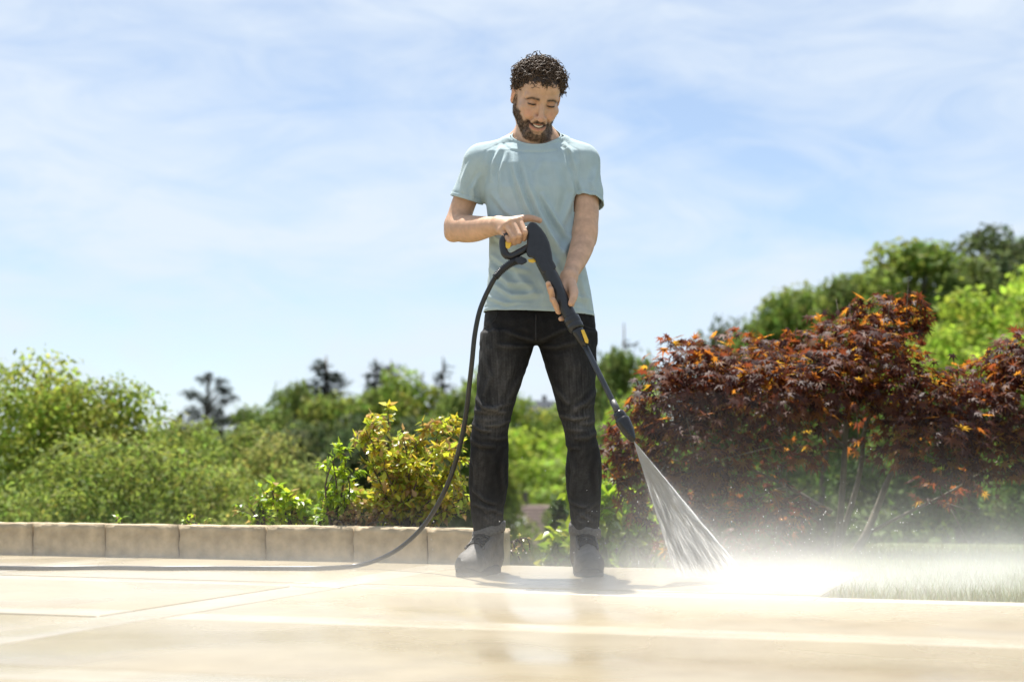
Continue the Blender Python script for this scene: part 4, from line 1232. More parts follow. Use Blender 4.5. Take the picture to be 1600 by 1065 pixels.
def pine(seed, base, n=4200, size=0.30):
    r = np.random.default_rng(seed); lobes = []
    for i in range(34):
        z = r.uniform(3.6, 9.5); R_ = 2.5 * math.sqrt(max(0.05, 1 - ((z - 5.6) / 4.4) ** 2)); a = r.uniform(0, 6.28); q = R_ * r.uniform(0.3, 1.0); s_ = r.uniform(0.28, 0.62)
        lobes.append((q * math.cos(a), q * math.sin(a), z, s_ * 1.3, s_ * 1.3, s_ * 0.75))
    lobes.append((0, 0, 9.7, 0.35, 0.35, 0.4))
    tp = np.array([(0, 0, 0), (0.5, 0.16, 0), (1, 0, -0.05), (0.5, -0.16, 0)])
    cm = crown_mesh('crown', lobes, n, size, base, 0.2, seed, template=(tp, CARD_F), shell=0.2)
    return cm, trunk_mesh(10, 0.20, [(l[0], l[1], l[2], 0.35 + 0.5 * (l[2] - 3.6) / 6) for l in lobes], seed, top=0.95)
KIND = {
    'a': broadleaf(101, (0.200, 0.255, 0.050)), 'b': broadleaf(102, (0.155, 0.210, 0.052)), 'c': broadleaf(103, (0.230, 0.285, 0.052), narrow=0.9),
    'd': broadleaf(104, (0.090, 0.120, 0.048), narrow=1.05), 'e': broadleaf(105, (0.290, 0.385, 0.052)),
    'f': conifer(110, (0.026, 0.036, 0.028), n=5200), 'n': conifer(111, (0.020, 0.028, 0.024), width=0.95, wh=22, n=2600, size=0.30),
    'p': pine(112, (0.034, 0.042, 0.030)), 'l': conifer(113, (0.030, 0.042, 0.028), sparse=0.45, width=2.3, n=900, ragged=0.35, wh=14)}
FOLK = {k: FOL for k in KIND}
NAMES = dict(a='broadleaf_tree', b='broadleaf_tree', c='broadleaf_tree', d='broadleaf_tree', e='broadleaf_tree', f='fir_tree', n='spruce_tree', p='pine_tree', l='larch_tree')
def tree(kind, px, py, D, wpx, label, group=None, seed=[0]):
    """crown top at photo pixel (px, py), D metres away, wpx pixels wide, standing on the terrain"""
    seed[0] += 1
    t = P(px, py, D); zb = float(terrain(t.x, D)) - 0.1
    h = (t.z - zb) / 10.0
    half = {'f': 1.7, 'n': 0.9, 'p': 2.3, 'l': 2.0}.get(kind, 3.3)
    w = wpx / 2 * D / FPX / half * (1.15 if kind == 'p' else 2.6 if kind in 'fnl' else 1.5)
    o = empty(NAMES[kind], (t.x, D, zb), (0, 0, seed[0] * 2.4), label=label, cat='tree', group=group)
    o.scale = (w, w, h)
    for nm, me, m in (('crown', KIND[kind][0], FOLK[kind]), ('trunk', KIND[kind][1], BARK)):
        if len(me.materials) == 0: me.materials.append(m)
        c = bpy.data.objects.new(nm, me); COL.objects.link(c); c.parent = o
    return o
GL = 'trees beyond the left edge'
G1, G2 = 'trees across the valley', 'trees on the hillside at right'
TREES = [
    ('p', 326, 580, 128, 92, 'sparse dark pine rising behind the left garden shrubs'),
    ('f', 281, 638, 128, 18, 'small pointed conifer tip left of the sparse pine'),
    ('f', 510, 553, 130, 66, 'broad dark fir standing above the tree line, left of the twin conifers'),
    ('f', 587, 556, 130, 40, 'left one of the twin ragged conifers above the tree line'),
    ('f', 611, 558, 132, 38, 'right one of the twin ragged conifers above the tree line'),
    ('n', 692, 554, 130, 26, 'slender dark spruce nearest the hose above the tree line'),
    ('n', 660, 576, 132, 12, 'tiny spruce tip just left of the slender spruce'),
    ('l', 975, 500, 105, 64, 'thin airy larch rising above the rounded tree right of the man'),
    ('l', 931, 515, 108, 40, 'thin airy larch half hidden behind the man\'s right-hand trouser leg'),
    ('b', 452, 590, 92, 80, 'rounded tree under the left flank of the broad fir'),
    ('b', 405, 628, 85, 110, 'low green tree between the sparse pine and the broad fir'),
    ('a', 520, 612, 88, 120, 'wide green tree in front of the broad dark fir'),
    ('a', 580, 604, 90, 110, 'green tree below the twin ragged conifers'),
    ('c', 648, 572, 88, 120, 'tall rounded tree behind the yellow-leaved bush'),
    ('b', 705, 602, 84, 100, 'green tree in front of the slender spruce'),
    ('c', 750, 572, 90, 120, 'light green tree beside the left trouser leg'),
    ('d', 470, 650, 80, 110, 'shaded tree with dark trunks left of the yellow-leaved bush'),
    ('d', 560, 640, 78, 110, 'dark shaded tree behind the top of the yellow-leaved bush'),
    ('d', 640, 645, 76, 100, 'dark shaded tree behind the middle of the yellow-leaved bush'),
    ('c', 795, 610, 200, 120, 'light green tree highest between the trouser legs'),
    ('c', 864, 628, 205, 100, 'light green tree right of the far pale building'),
    ('e', 806, 664, 150, 130, 'bright tree between the trouser legs beneath the far pale building'),
    ('e', 866, 668, 155, 130, 'bright tree between the trouser legs by the right knee'),
    ('e', 838, 716, 145, 110, 'bright green tree just above the brown house roof'),
    ('b', 872, 764, 70, 40, 'round green tree beside the brown house roof'),
    ('b', 945, 545, 80, 70, 'dark green tree directly behind the lance'),
    ('b', 985, 538, 76, 100, 'rounded green tree between the lance and the red maple'),
    ('e', 965, 612, 50, 90, 'bright green low tree behind the spray nozzle'),
    ('e', 1020, 600, 52, 80, 'bright green low tree at the left edge of the red maple'),
    ('d', 1127, 486, 120, 70, 'small dark tree alone on the skyline left of the hill wood'),
]
for i, (k, px, py, D, w, lab) in enumerate(TREES): tree(k, px, py, D, w, lab, G1)
HILL = [
    ('b', 1190, 482, 105, 90, 'lowest tree of the hill wood on the skyline'),
    ('a', 1245, 446, 104, 110, 'rounded tree on the skyline above the middle of the maple'),
    ('b', 1300, 428, 108, 100, 'dark rounded tree on the skyline left of the tall hill tree'),
    ('a', 1352, 415, 112, 90, 'green tree peeking out left of the tall hill tree'),
    ('a', 1440, 374, 92, 170, 'tall spreading tree on the hill above the maple top'),
    ('b', 1505, 400, 90, 100, 'green tree on the right flank of the tall hill tree'),
    ('d', 1558, 348, 110, 130, 'dark blue-green tree highest at the right edge'),
    ('d', 1625, 362, 108, 110, 'dark tree cut by the right edge of the picture'),
    ('b', 1218, 468, 118, 110, 'green tree half hidden between the lowest two skyline trees of the hill wood'),
    ('a', 1275, 440, 120, 110, 'green tree behind the rounded skyline trees above the maple'),
    ('b', 1330, 424, 122, 110, 'green tree filling the skyline left of the tall hill tree'),
    ('b', 1390, 405, 118, 100, 'green tree tucked against the left flank of the tall hill tree'),
    ('b', 1160, 520, 110, 90, 'low green tree joining the small dark skyline tree to the hill wood'),
    ('e', 1470, 500, 30, 130, 'bright green shrubby tree left part behind the maple gap'),
    ('e', 1545, 445, 33, 170, 'bright green shrubby tree behind the maple gap'),
    ('e', 1618, 400, 36, 170, 'tallest bright green shrubby tree at the right edge'),
]
for i, (k, px, py, D, w, lab) in enumerate(HILL): tree(k, px, py, D, w, lab, G2)

# ---- garden shrubs down the slope, left
def shrub(name, px, py, D, wpx, base, n, size, label, cat, group, seed, zb=None, squash=1.0, stems=7, mt=None, tmpl=(OV_T, OV_F)):
    r = np.random.default_rng(seed); t = P(px, py, D)
    if zb is None: zb = float(terrain(t.x, D)) - 0.05
    t.z += 0.012 * D / 1.6; H_ = t.z - zb; W = wpx / 2 * D / FPX * 1.12
    lobes = []
    for i in range(46):
        a = r.uniform(0, 6.28); z = H_ * r.uniform(0.10, 0.92); q = W * math.sqrt(max(0.10, 1 - (z / H_ - 0.30) ** 2 * 1.7)) * r.uniform(0.25, 0.9); s = W * r.uniform(0.20, 0.36)
        lobes.append((q * math.cos(a), q * math.sin(a), z, s, s, max(s * 0.7, H_ * r.uniform(0.05, 0.10))))
    zt = max(l[2] + l[5] for l in lobes); lobes = [(a, b, c * H_ / zt, d, e, f) for a, b, c, d, e, f in lobes]
    o = empty(name, (t.x, D, zb), label=label, cat=cat, group=group)
    me = crown_mesh('foliage', lobes, n, size, base, 0.22, seed, template=tmpl, shell=0.35)
    c = bpy.data.objects.new('foliage', me); me.materials.append(mt or FOL); COL.objects.link(c); c.parent = o
    mb = MB()
    for l in lobes[:stems]: mb.tube(spline([(0, 0, 0), (l[0] * 0.35, l[1] * 0.35, l[2] * 0.5), (l[0] * 0.9, l[1] * 0.9, l[2])], 4), [0.018 * H_ * (1 - 0.8 * i / 8) for i in range(9)], 6)
    me = mb.mesh('stem', True); me.materials.append(BARK); c = bpy.data.objects.new('stem', me); COL.objects.link(c); c.parent = o
    # long arching shoots out of the top
    return o
for k_, px_, py_, D_, w_, l_ in (('a', -150, 585, 60, 170, 'nearest tree just beyond the left edge of the picture'), ('b', -330, 570, 66, 190, 'second tree beyond the left edge of the picture'), ('a', -560, 560, 75, 220, 'third tree beyond the left edge of the picture')):
    tree(k_, px_, py_, D_, w_, l_, GL)
GS = 'garden shrubs down the slope at left'
LG, LG2, LG3 = (0.265, 0.325, 0.052), (0.235, 0.290, 0.062), (0.275, 0.295, 0.080)
shrub('garden_shrub', 25, 566, 15.0, 400, LG, 20000, 0.062, 'tall bright green shrub at the left edge of the picture', 'shrub', GS, 201)
shrub('garden_shrub', 150, 592, 15.5, 330, LG, 18000, 0.062, 'bright green shrub second from the left edge', 'shrub', GS, 202)
shrub('garden_shrub', 120, 690, 12.5, 480, LG2, 20000, 0.055, 'low wide shrub in front of the two tallest left shrubs', 'shrub', GS, 203)
shrub('garden_shrub', 275, 655, 17.0, 220, LG2, 13000, 0.065, 'green shrub below the small pointed conifer tip', 'shrub', GS, 204)
shrub('garden_shrub', 345, 668, 18.5, 190, LG2, 11000, 0.065, 'green shrub below the sparse dark pine', 'shrub', GS, 205)
shrub('garden_shrub', 415, 680, 18.0, 220, LG3, 13000, 0.062, 'yellowish green shrub right of the sparse dark pine', 'shrub', GS, 206)
shrub('garden_shrub', 325, 735, 14.0, 340, LG2, 14000, 0.056, 'low green shrub behind the wall left of the small bright plant', 'shrub', GS, 207)
shrub('garden_shrub', 470, 735, 17.0, 190, LG2, 8000, 0.062, 'dark green rounded shrub left of the yellow-leaved bush', 'shrub', GS, 208)
GB = 'shrubs behind the red maple'
shrub('garden_shrub', 1080, 640, 13.5, 240, (0.105, 0.170, 0.030), 8000, 0.085, 'green shrub seen through the left half of the maple', 'shrub', GB, 211)
shrub('garden_shrub', 1270, 600, 15.0, 260, (0.095, 0.155, 0.030), 8000, 0.09, 'green shrub seen behind the maple stems', 'shrub', GB, 212)
shrub('garden_shrub', 1500, 600, 14.0, 280, (0.105, 0.170, 0.030), 8000, 0.09, 'green shrub behind the right half of the maple', 'shrub', GB, 213)
shrub('garden_shrub', 1660, 640, 12.0, 240, (0.105, 0.165, 0.035), 6000, 0.08, 'green shrub low at the right edge beside the maple', 'shrub', GB, 214)
GY_ = 'bright shrubs behind the boots'
YG = (0.30, 0.385, 0.026)
shrub('laurel_bush', 920, 752, 8.3, 105, YG, 2100, 0.075, 'bright yellow-green bush behind the right-hand boot', 'bush', GY_, 221, mt=FOLN)
shrub('laurel_bush', 975, 770, 8.7, 110, YG, 2000, 0.075, 'bright yellow-green bush left of the maple foot', 'bush', GY_, 222, mt=FOLN)
shrub('laurel_bush', 876, 842, 8.0, 70, YG, 1500, 0.07, 'low yellow-green bush between the boots', 'bush', GY_, 223, mt=FOLN)
shrub('laurel_bush', 872, 790, 11.5, 36, (0.085, 0.130, 0.035), 2600, 0.075, 'green bush right of the brown house roof', 'bush', GY_, 224)

# ---- bushes on the wall bed: each large leaf a part
LEAFMESH = {}
def leaf_variants(key, T, TF, cols, tcols=None):
    out = []
    for i, c in enumerate(cols):
        k = len(T); ex = {'tcol': np.tile(tcols[i], (k, 1))} if tcols else None
        me = mesh_from('leaf', T * (1 if TF is None else 1), np.asarray(TF), False, np.tile(c, (k, 1)), ex); out.append(me)
    LEAFMESH[key] = out; return out
def plant(name, loc, label, cat, centers, Fm, sizes, cidx, cols, T, TF, m, tcols=None, nparts=300, stems=None, stem_mat=BARK, front=None, rest='foliage', group=None):
    """stems, up to 300 leaves as parts (the ones nearest the camera), the rest joined"""
    o = empty(name, loc, label=label, cat=cat, group=group)
    L0 = np.array(loc)
    if stems is not None:
        me = mesh_from('stem', np.array(stems.v) - L0, stems.f, True); me.materials.append(stem_mat)
        c = bpy.data.objects.new('stem', me); COL.objects.link(c); c.parent = o
    vs = leaf_variants(name, T, TF, cols, tcols)
    for me in vs: me.materials.append(m)
    q = proj(centers); vis = (q[:, 0] > 5) & (q[:, 0] < 1595) & (q[:, 1] < 1060)
    order = np.argsort(np.where(vis, (front if front is not None else centers[:, 1]) - 0.6 * sizes, 1e6))
    first = order[:nparts]; other = order[nparts:]
    for i in first:
        c = bpy.data.objects.new('leaf', vs[cidx[i]]); COL.objects.link(c); c.parent = o
        M = Matrix(Fm[i].tolist()).to_4x4() @ Matrix.Scale(float(sizes[i]), 4); M.translation = Vector(centers[i] - L0)
        c.matrix_local = M
    if len(other):
        V, F = inst(T, TF, centers[other] - L0, Fm[other], sizes[other]); k = len(T)
        ex = {'tcol': np.repeat(np.array(tcols)[cidx[other]] * pr_.uniform(0.7, 1.25, (len(other), 1)), k, 0)} if tcols else None
        me = mesh_from('foliage', V, F, False, np.repeat(np.clip(np.array(cols)[cidx[other]] * pr_.uniform(0.75, 1.25, (len(other), 1)), 0, 1), k, 0), ex)
        me.materials.append(m); c = bpy.data.objects.new(rest, me); COL.objects.link(c); c.parent = o; c['kind'] = 'stuff'
    return o
def twig_plant(name, base, tips, label, cols, weights, seed, leaf=(0.03, 0.055), per=9, sub=4, reach=0.14, nparts=300, m=FOLN, droop=0.3, group=None, cat='bush', start=0.3):
    """stems from base to tips, side twigs, leaves along them"""
    r = np.random.default_rng(seed); mb = MB(); C, D, Nn, S = [], [], [], []
    base = Vector(base)
    for tip in tips:
        tip = Vector(tip); b0 = base + Vector((r.normal(0, .012), r.normal(0, .012), 0))
        mid = b0.lerp(tip, 0.5) + Vector((r.normal(0, .02), r.normal(0, .02), 0.03))
        sp = spline([b0, mid, tip], 6); L = (tip - b0).length
        mb.tube(sp, [0.0022 + 0.004 * (1 - i / 12) for i in range(13)], 5)
        tw = [sp]
        for j in range(sub):
            k = r.integers(3, 12); a = sp[k]; d = Vector(r.normal(size=3)).normalized() * reach * r.uniform(0.5, 1.2); d.z = abs(d.z) * 0.7 + 0.02
            s2 = spline([a, a + d * 0.5 + Vector((0, 0, 0.012)), a + d], 4); mb.tube(s2, [0.0022 * (1 - 0.6 * i / 8) for i in range(9)], 4); tw.append(s2)
        for q, s2 in enumerate(tw):
            for j in range(per):
                t = r.uniform(start if q == 0 else 0.15, 1.0); x = t * (len(s2) - 1); i = min(int(x), len(s2) - 2)
                p = s2[i].lerp(s2[i + 1], x - i); ax = (s2[i + 1] - s2[i]).normalized()
                d = Vector(r.normal(size=3)) * 0.8 + ax * 0.6 + Vector((0, 0, -droop)); C.append(tuple(p)); D.append(tuple(d))
                Nn.append((r.normal(0, 0.45), r.normal(-0.1, 0.45), 1)); S.append(r.uniform(*leaf))
    C, D, Nn, S = map(np.array, (C, D, Nn, S))
    ci = r.choice(len(cols), len(C), p=np.array(weights) / sum(weights))
    return plant(name, tuple(base), label, cat, C, frames(D, Nn), S, ci, cols, OV_T, OV_F, m, None, nparts, mb, BARK, group=group)
YC = [(0.52, 0.56, 0.040), (0.62, 0.50, 0.050), (0.42, 0.52, 0.05), (0.52, 0.34, 0.090), (0.46, 0.29, 0.12), (0.32, 0.42, 0.06), (0.58, 0.54, 0.14)]
BY = 6.62
bb = P(640, 832, BY); bb.z = 0.08
tips = [P(a, b, BY + pr_.uniform(-0.16, 0.2)) for a, b in ((607, 648), (572, 672), (560, 690), (590, 685), (628, 668), (660, 655), (690, 664), (712, 668), (722, 690), (700, 700), (650, 690), (620, 705), (600, 730), (580, 745),
        (640, 730), (670, 720), (700, 735), (728, 745), (732, 775), (715, 790), (690, 770), (660, 760), (630, 765), (600, 775), (575, 785), (560, 800), (600, 805), (700, 805), (730, 800), (545, 770), (655, 795), (620, 790))]
twig_plant('yellow_bush', bb, tips, 'yellow and rust leaved bush on the wall beside the hose', YC, [3.5, 3, 2.5, 2.2, 2, 2, 1.5], 301, leaf=(0.026, 0.050), per=17, sub=8, reach=0.085)
GC = [(0.26, 0.42, 0.030), (0.36, 0.50, 0.030), (0.44, 0.54, 0.04), (0.18, 0.30, 0.04), (0.48, 0.34, 0.10)]
GWP = 'small plants on the wall bed'
def sprig(px, py, Y, tp, label, cols, w, seed, leaf, per=12, sub=3, reach=0.06, name='wall_plant'):
    b = P(px, py, Y); b.z = 0.08
    twig_plant(name, b, [P(a, c, Y + pr_.uniform(-.05, .05)) for a, c in tp], label, cols, w, seed, leaf=leaf, per=per, sub=sub, reach=reach, nparts=120, group=GWP, cat='plant', start=0.15)
sprig(522, 830, 6.58, [(532, 697), (518, 712), (540, 708), (524, 735), (545, 742), (512, 765), (538, 775), (506, 788)], 'upright green sprig at the left side of the yellow-leaved bush', GC, [2, 3, 2, 2, .6], 302, (0.028, 0.048), per=12)
sprig(455, 830, 6.72, [(425, 765), (432, 780), (456, 772), (462, 790), (478, 795), (440, 800), (470, 808)], 'bright green leafy plant left of the upright sprig', GC, [1, 3, 3, 1, .8], 303, (0.035, 0.062), per=8)
sprig(412, 830, 6.78, [(420, 762), (404, 786), (392, 795), (410, 800), (395, 812), (425, 806)], 'small green plant leftmost of the leafy clump', GC, [2, 2, 1, 2, 1.4], 304, (0.025, 0.045), per=8)
sprig(497, 830, 6.66, [(490, 790), (505, 776), (484, 806), (510, 800)], 'low green plant at the foot of the upright sprig', GC, [2, 2, 1, 2, .3], 305, (0.025, 0.045), per=9)
sprig(562, 832, 6.55, [(520, 812), (545, 800), (570, 805), (590, 812), (535, 818), (605, 815)], 'dry brownish twiggy plant low under the yellow-leaved bush', [(0.40, 0.27, 0.13), (0.34, 0.20, 0.10), (0.42, 0.36, 0.16)], [2, 2, 1], 306, (0.018, 0.032), per=14)
sprig(181, 823, 6.98, [(180, 813), (190, 819)], 'tiny weed on the wall far left', GC, [2, 2, 1, 1, .2], 307, (0.02, 0.035), per=5, sub=1, reach=0.02)
sprig(301, 825, 6.9, [(290, 819), (300, 817), (312, 820), (322, 822)], 'small weed on the wall below the sparse pine', GC, [1, 3, 3, 1, .5], 308, (0.018, 0.032), per=6, sub=1, reach=0.03)
sprig(800, 884, 6.30, [(790, 864), (802, 868), (822, 862), (828, 858), (812, 874)], 'thin weed growing at the patio edge between the boots', [(0.40, 0.36, 0.10), (0.34, 0.22, 0.10), (0.26, 0.32, 0.06)], [2, 1, 1], 309, (0.014, 0.026), per=8, sub=1, reach=0.03)

# ---- red Japanese maple
mr = np.random.default_rng(77)
MB0 = PG(1310, 878, -0.03); MY = 7.75; MB0.y = MY; MB0.x = (1305 - 800) / FPX * MY
ML = [  # (px, py, rx px, ry px, depth)
    (990, 690, 52, 60, 7.5), (1000, 755, 46, 56, 7.45), (1065, 845, 46, 30, 7.5), (1045, 630, 62, 62, 7.5), (1075, 560, 52, 34, 7.7), (1110, 600, 80, 60, 7.55), (1090, 700, 80, 70, 7.4),
    (1170, 575, 80, 55, 7.8), (1200, 620, 90, 60, 7.45), (1150, 690, 70, 60, 7.5), (1250, 565, 70, 52, 7.8), (1290, 600, 80, 60, 7.5), (1320, 530, 62, 48, 7.9), (1380, 505, 62, 48, 7.8), (1415, 490, 36, 30, 7.75),
    (1360, 570, 80, 60, 7.6), (1420, 610, 80, 60, 7.5), (1470, 620, 70, 50, 7.6), (1460, 690, 80, 60, 7.4), (1520, 650, 80, 60, 7.5), (1550, 595, 50, 45, 7.7), (1590, 565, 60, 45, 7.7), (1640, 560, 70, 50, 7.8),
    (1600, 640, 80, 70, 7.5), (1560, 710, 70, 50, 7.45), (1400, 690, 60, 50, 7.7), (1240, 690, 60, 45, 7.75), (1120, 780, 60, 50, 7.5), (1180, 770, 60, 40, 7.6), (1650, 680, 70, 60, 7.6), (1230, 800, 50, 30, 7.7), (1060, 780, 55, 55, 7.5),
    (1340, 660, 50, 40, 7.95), (1480, 760, 60, 30, 7.7), (1180, 840, 60, 26, 7.6)]
W = np.array([a[2] * a[3] for a in ML], float)
W[[3, 4, 5, 7, 8, 10, 11, 12, 13, 15, 20, 21]] *= 1.25
W[-3:] *= 0.45
W[[9, 26, 25, 27, 28, 32]] *= 0.5
n = 8600
k = mr.choice(len(ML), n, p=W / W.sum()); u = norm(mr.normal(size=(n, 3)))
rad = (0.5 + 0.55 * mr.random(n) ** 0.7) * (1 + 0.20 * vnoise(u * 4 + k[:, None] * 2.7, 9))
cen = np.array([tuple(P(a, b, d)) for a, b, _, _, d in ML]); rr = np.array([(a * d / FPX, 0.75 * a * d / FPX, b * d / FPX) for _, _, a, b, d in ML])
c = cen[k] + u * rr[k] * rad[:, None]
for (a, b) in ((1042, 528), (1046, 545), (1440, 478), (1452, 500), (1336, 468), (1345, 476), (1275, 492), (1395, 462), (1412, 458), (1428, 466), (1120, 528), (1062, 533), (1232, 512), (1446, 520), (950, 660), (1590, 520)):
    for _ in range(3):
        c = np.vstack([c, np.array(P(a + mr.normal(0, 5), b + mr.normal(0, 5), 7.7))]); u = np.vstack([u, norm(mr.normal(size=3))]); k = np.append(k, 0)
n = len(c)
out = u * np.array([1, 1, 0.4]); d = out + mr.normal(0, 0.45, (n, 3)) + np.array([0, -0.1, -0.55])
nn = norm(u * 0.55 + mr.normal(0, 0.38, (n, 3)) + np.array([0, -0.12, 0.85]))
sz = mr.uniform(0.034, 0.062, n)
MC = [(0.105, 0.042, 0.036), (0.078, 0.032, 0.030), (0.140, 0.052, 0.034), (0.095, 0.036, 0.026), (0.150, 0.062, 0.026), (0.058, 0.027, 0.026)]
MT = [(0.44, 0.140, 0.020), (0.18, 0.046, 0.018), (0.60, 0.245, 0.028), (0.26, 0.065, 0.018), (0.56, 0.310, 0.030), (0.10, 0.026, 0.015)]
ci = mr.choice(6, n, p=[.17, .25, .14, .17, .07, .20])
LT, LF = palm_leaf(0.32, 0.25)
mb = MB()
def mp_(a, b, d=MY): return P(a, b, d)
stems = [[(1305, 884), (1312, 820), (1318, 740), (1322, 660), (1326, 600)], [(1310, 850), (1330, 790), (1345, 730), (1352, 670), (1375, 610)], [(1320, 884), (1350, 840), (1372, 790), (1395, 735), (1440, 670)],
         [(1318, 700), (1290, 670), (1255, 640), (1200, 610)], [(1322, 660), (1330, 600), (1350, 550), (1390, 510)], [(1360, 830), (1420, 800), (1490, 765), (1560, 720)], [(1300, 800), (1230, 760), (1150, 720), (1080, 670)],
         [(1352, 670), (1420, 640), (1500, 610), (1590, 590)], [(1200, 610), (1130, 600), (1070, 575)], [(1150, 720), (1060, 720), (1000, 700)], [(1230, 760), (1120, 790), (1030, 800)], [(1440, 670), (1520, 650), (1610, 640)]]
sr = [(0.020, 0.010), (0.016, 0.009), (0.024, 0.010), (0.010, 0.005), (0.010, 0.004), (0.010, 0.004), (0.012, 0.005), (0.010, 0.004), (0.006, 0.003), (0.006, 0.003), (0.006, 0.003), (0.007, 0.003)]
for s_, (r0, r1) in zip(stems, sr):
    dd = [MY + mr.normal(0, 0.05) for _ in s_]; dd[0] = MY
    p_ = spline([mp_(a, b, q_) for (a, b), q_ in zip(s_, dd)], 5)
    mb.tube(p_, list(np.linspace(r0, r1, len(p_))), 8)
for l, cc_ in zip(ML, cen):                       # twigs into every lobe
    for _ in range(5):
        a = Vector(cc_); b = a + Vector(mr.normal(size=3) * 0.12); mb.tube([a + Vector((0, 0, -0.08)), b], [0.0035, 0.0015], 4)
plant('japanese_maple', tuple(Vector((MB0.x, MY, -0.05))), 'dark red maple with orange backlit leaves on the lawn right of the spray', 'tree', c, frames(d, nn), sz, ci, MC, LT, LF, MAPLE, MT, 300, mb, BARKM)

# ---- houses in the valley
def house(loc, rz, L_, W_, wall_h, roof_h, label, roofc, windows, skylight=True, chimney=True, name='house'):
    o = empty(name, loc, (0, 0, rz), label=label, cat='house')
    PL = mat('white_plaster', (0.62, 0.61, 0.59), rough=0.9, var=0.06); RF = mat('roof_' + label[:6], roofc, rough=0.85, var=0.2, vscale=3, bump=0.5, bscale=5)
    GLS = mat('window_glass', (0.05, 0.06, 0.07), rough=0.1); FR_ = mat('window_frame', (0.7, 0.7, 0.68), rough=0.5)
    mb = MB(); mb.box((0, 0, wall_h / 2), (L_ / 2, W_ / 2, wall_h / 2)); mb.add([(-L_ / 2, -W_ / 2, wall_h), (-L_ / 2, W_ / 2, wall_h), (-L_ / 2, 0, wall_h + roof_h), (L_ / 2, -W_ / 2, wall_h), (L_ / 2, W_ / 2, wall_h), (L_ / 2, 0, wall_h + roof_h)], [(0, 2, 1), (3, 4, 5)])
    def put(nm, mb, m, par=o):
        me = mb.mesh(nm); me.materials.append(m); c = bpy.data.objects.new(nm, me); COL.objects.link(c); c.parent = par; return c
    put('wall', mb, PL)
    ov = 0.5; th = 0.18; s = roof_h / (W_ / 2)
    mb = MB()
    for sg in (-1, 1):
        V = []
        for x in (-L_ / 2 - ov, L_ / 2 + ov):
            for (y, z) in ((sg * (W_ / 2 + ov), wall_h - ov * s), (0, wall_h + roof_h)):
                V += [(x, y, z + 0.03), (x, y, z + 0.03 + th)]
        mb.add(V, [(0, 1, 3, 2), (4, 6, 7, 5), (0, 4, 5, 1), (2, 3, 7, 6), (1, 5, 7, 3), (0, 2, 6, 4)])
        n_ = 13
        for i in range(n_):                      # tile courses
            t = i / n_; y = sg * (W_ / 2 + ov) * (1 - t); z = wall_h - ov * s + (roof_h + ov * s) * t + 0.03 + th
            mb.box((0, y, z + 0.03), (L_ / 2 + ov, 0.06, 0.04))
    roof = put('roof', mb, RF)
    if chimney:
        mb = MB(); mb.box((L_ * 0.18, W_ * 0.10, wall_h + roof_h + 0.25), (0.35, 0.35, 0.9)); mb.box((L_ * 0.18, W_ * 0.10, wall_h + roof_h + 1.2), (0.42, 0.42, 0.08)); put('chimney', mb, mat('chimney_brick', (0.10, 0.085, 0.08), rough=0.9, var=0.3), roof)
    if skylight:
        mb = MB(); ys = -W_ * 0.24; zs = wall_h + roof_h * (1 - 2 * 0.24); mb.box((L_ * 0.22, ys, zs + 0.28), (0.45, 0.55, 0.05), Matrix.Rotation(math.atan(s), 3, 'X')); put('skylight', mb, mat('skylight_glass', (0.35, 0.38, 0.42), rough=0.15), roof)
    for (x, z, w, h) in windows:
        mb = MB(); mb.box((x, -W_ / 2 - 0.03, z), (w / 2 + 0.09, 0.05, h / 2 + 0.09)); f = put('window', mb, FR_)
        mb = MB(); mb.box((x, -W_ / 2 - 0.07, z), (w / 2, 0.03, h / 2)); put('pane', mb, GLS, f)
    return o
hb = P(806, 850, 125)
house((hb.x - 1.2, 125, hb.z - 5.2), math.radians(-14), 9.0, 7.5, 5.2, 2.9, 'white house with brown tiled roof seen between the boots', (0.20, 0.145, 0.125), [(1.2, 3.6, 1.1, 1.3), (3.2, 3.6, 1.1, 1.3), (-2.0, 3.6, 1.1, 1.3)])
hb = P(842, 652, 330)
house((hb.x, 330, hb.z - 5.0), math.radians(25), 9.0, 7.0, 6.2, 2.2, 'far pale building with grey roof between the trouser legs', (0.20, 0.21, 0.23), [(-2, 4.6, 1.2, 1.3), (1, 4.6, 1.2, 1.3)], skylight=False)

# ================================================================== water: jet and drifting mist
IMP = PG(1110, 908, 0.0)
def vol_nodes(name, step):
    m = bpy.data.materials.new(name); m.use_nodes = True
    N, L = m.node_tree.nodes, m.node_tree.links; N.clear()
    out = N.new('ShaderNodeOutputMaterial'); pv = N.new('ShaderNodeVolumePrincipled')
    pv.inputs['Color'].default_value = (0.985, 0.985, 0.985, 1); pv.inputs['Anisotropy'].default_value = 0.25
    L.new(pv.outputs[0], out.inputs['Volume']); m.cycles.volume_step_rate = step
    def val(x):
        n = N.new('ShaderNodeValue'); n.outputs[0].default_value = x; return n.outputs[0]
    def op(o, *a):
        n = N.new('ShaderNodeMath'); n.operation = o
        for i, x in enumerate(a):
            if isinstance(x, (int, float)): n.inputs[i].default_value = x
            else: L.new(x, n.inputs[i])
        return n.outputs[0]
    return m, N, L, pv, op
def gauss(op, x, c, s):
    d = op('DIVIDE', op('SUBTRACT', x, c), s); return op('MULTIPLY', op('MULTIPLY', d, d), -1.0)
def exp_(op, *t):
    s = t[0]
    for q in t[1:]: s = op('ADD', s, q)
    return op('POWER', 2.718281828, s)
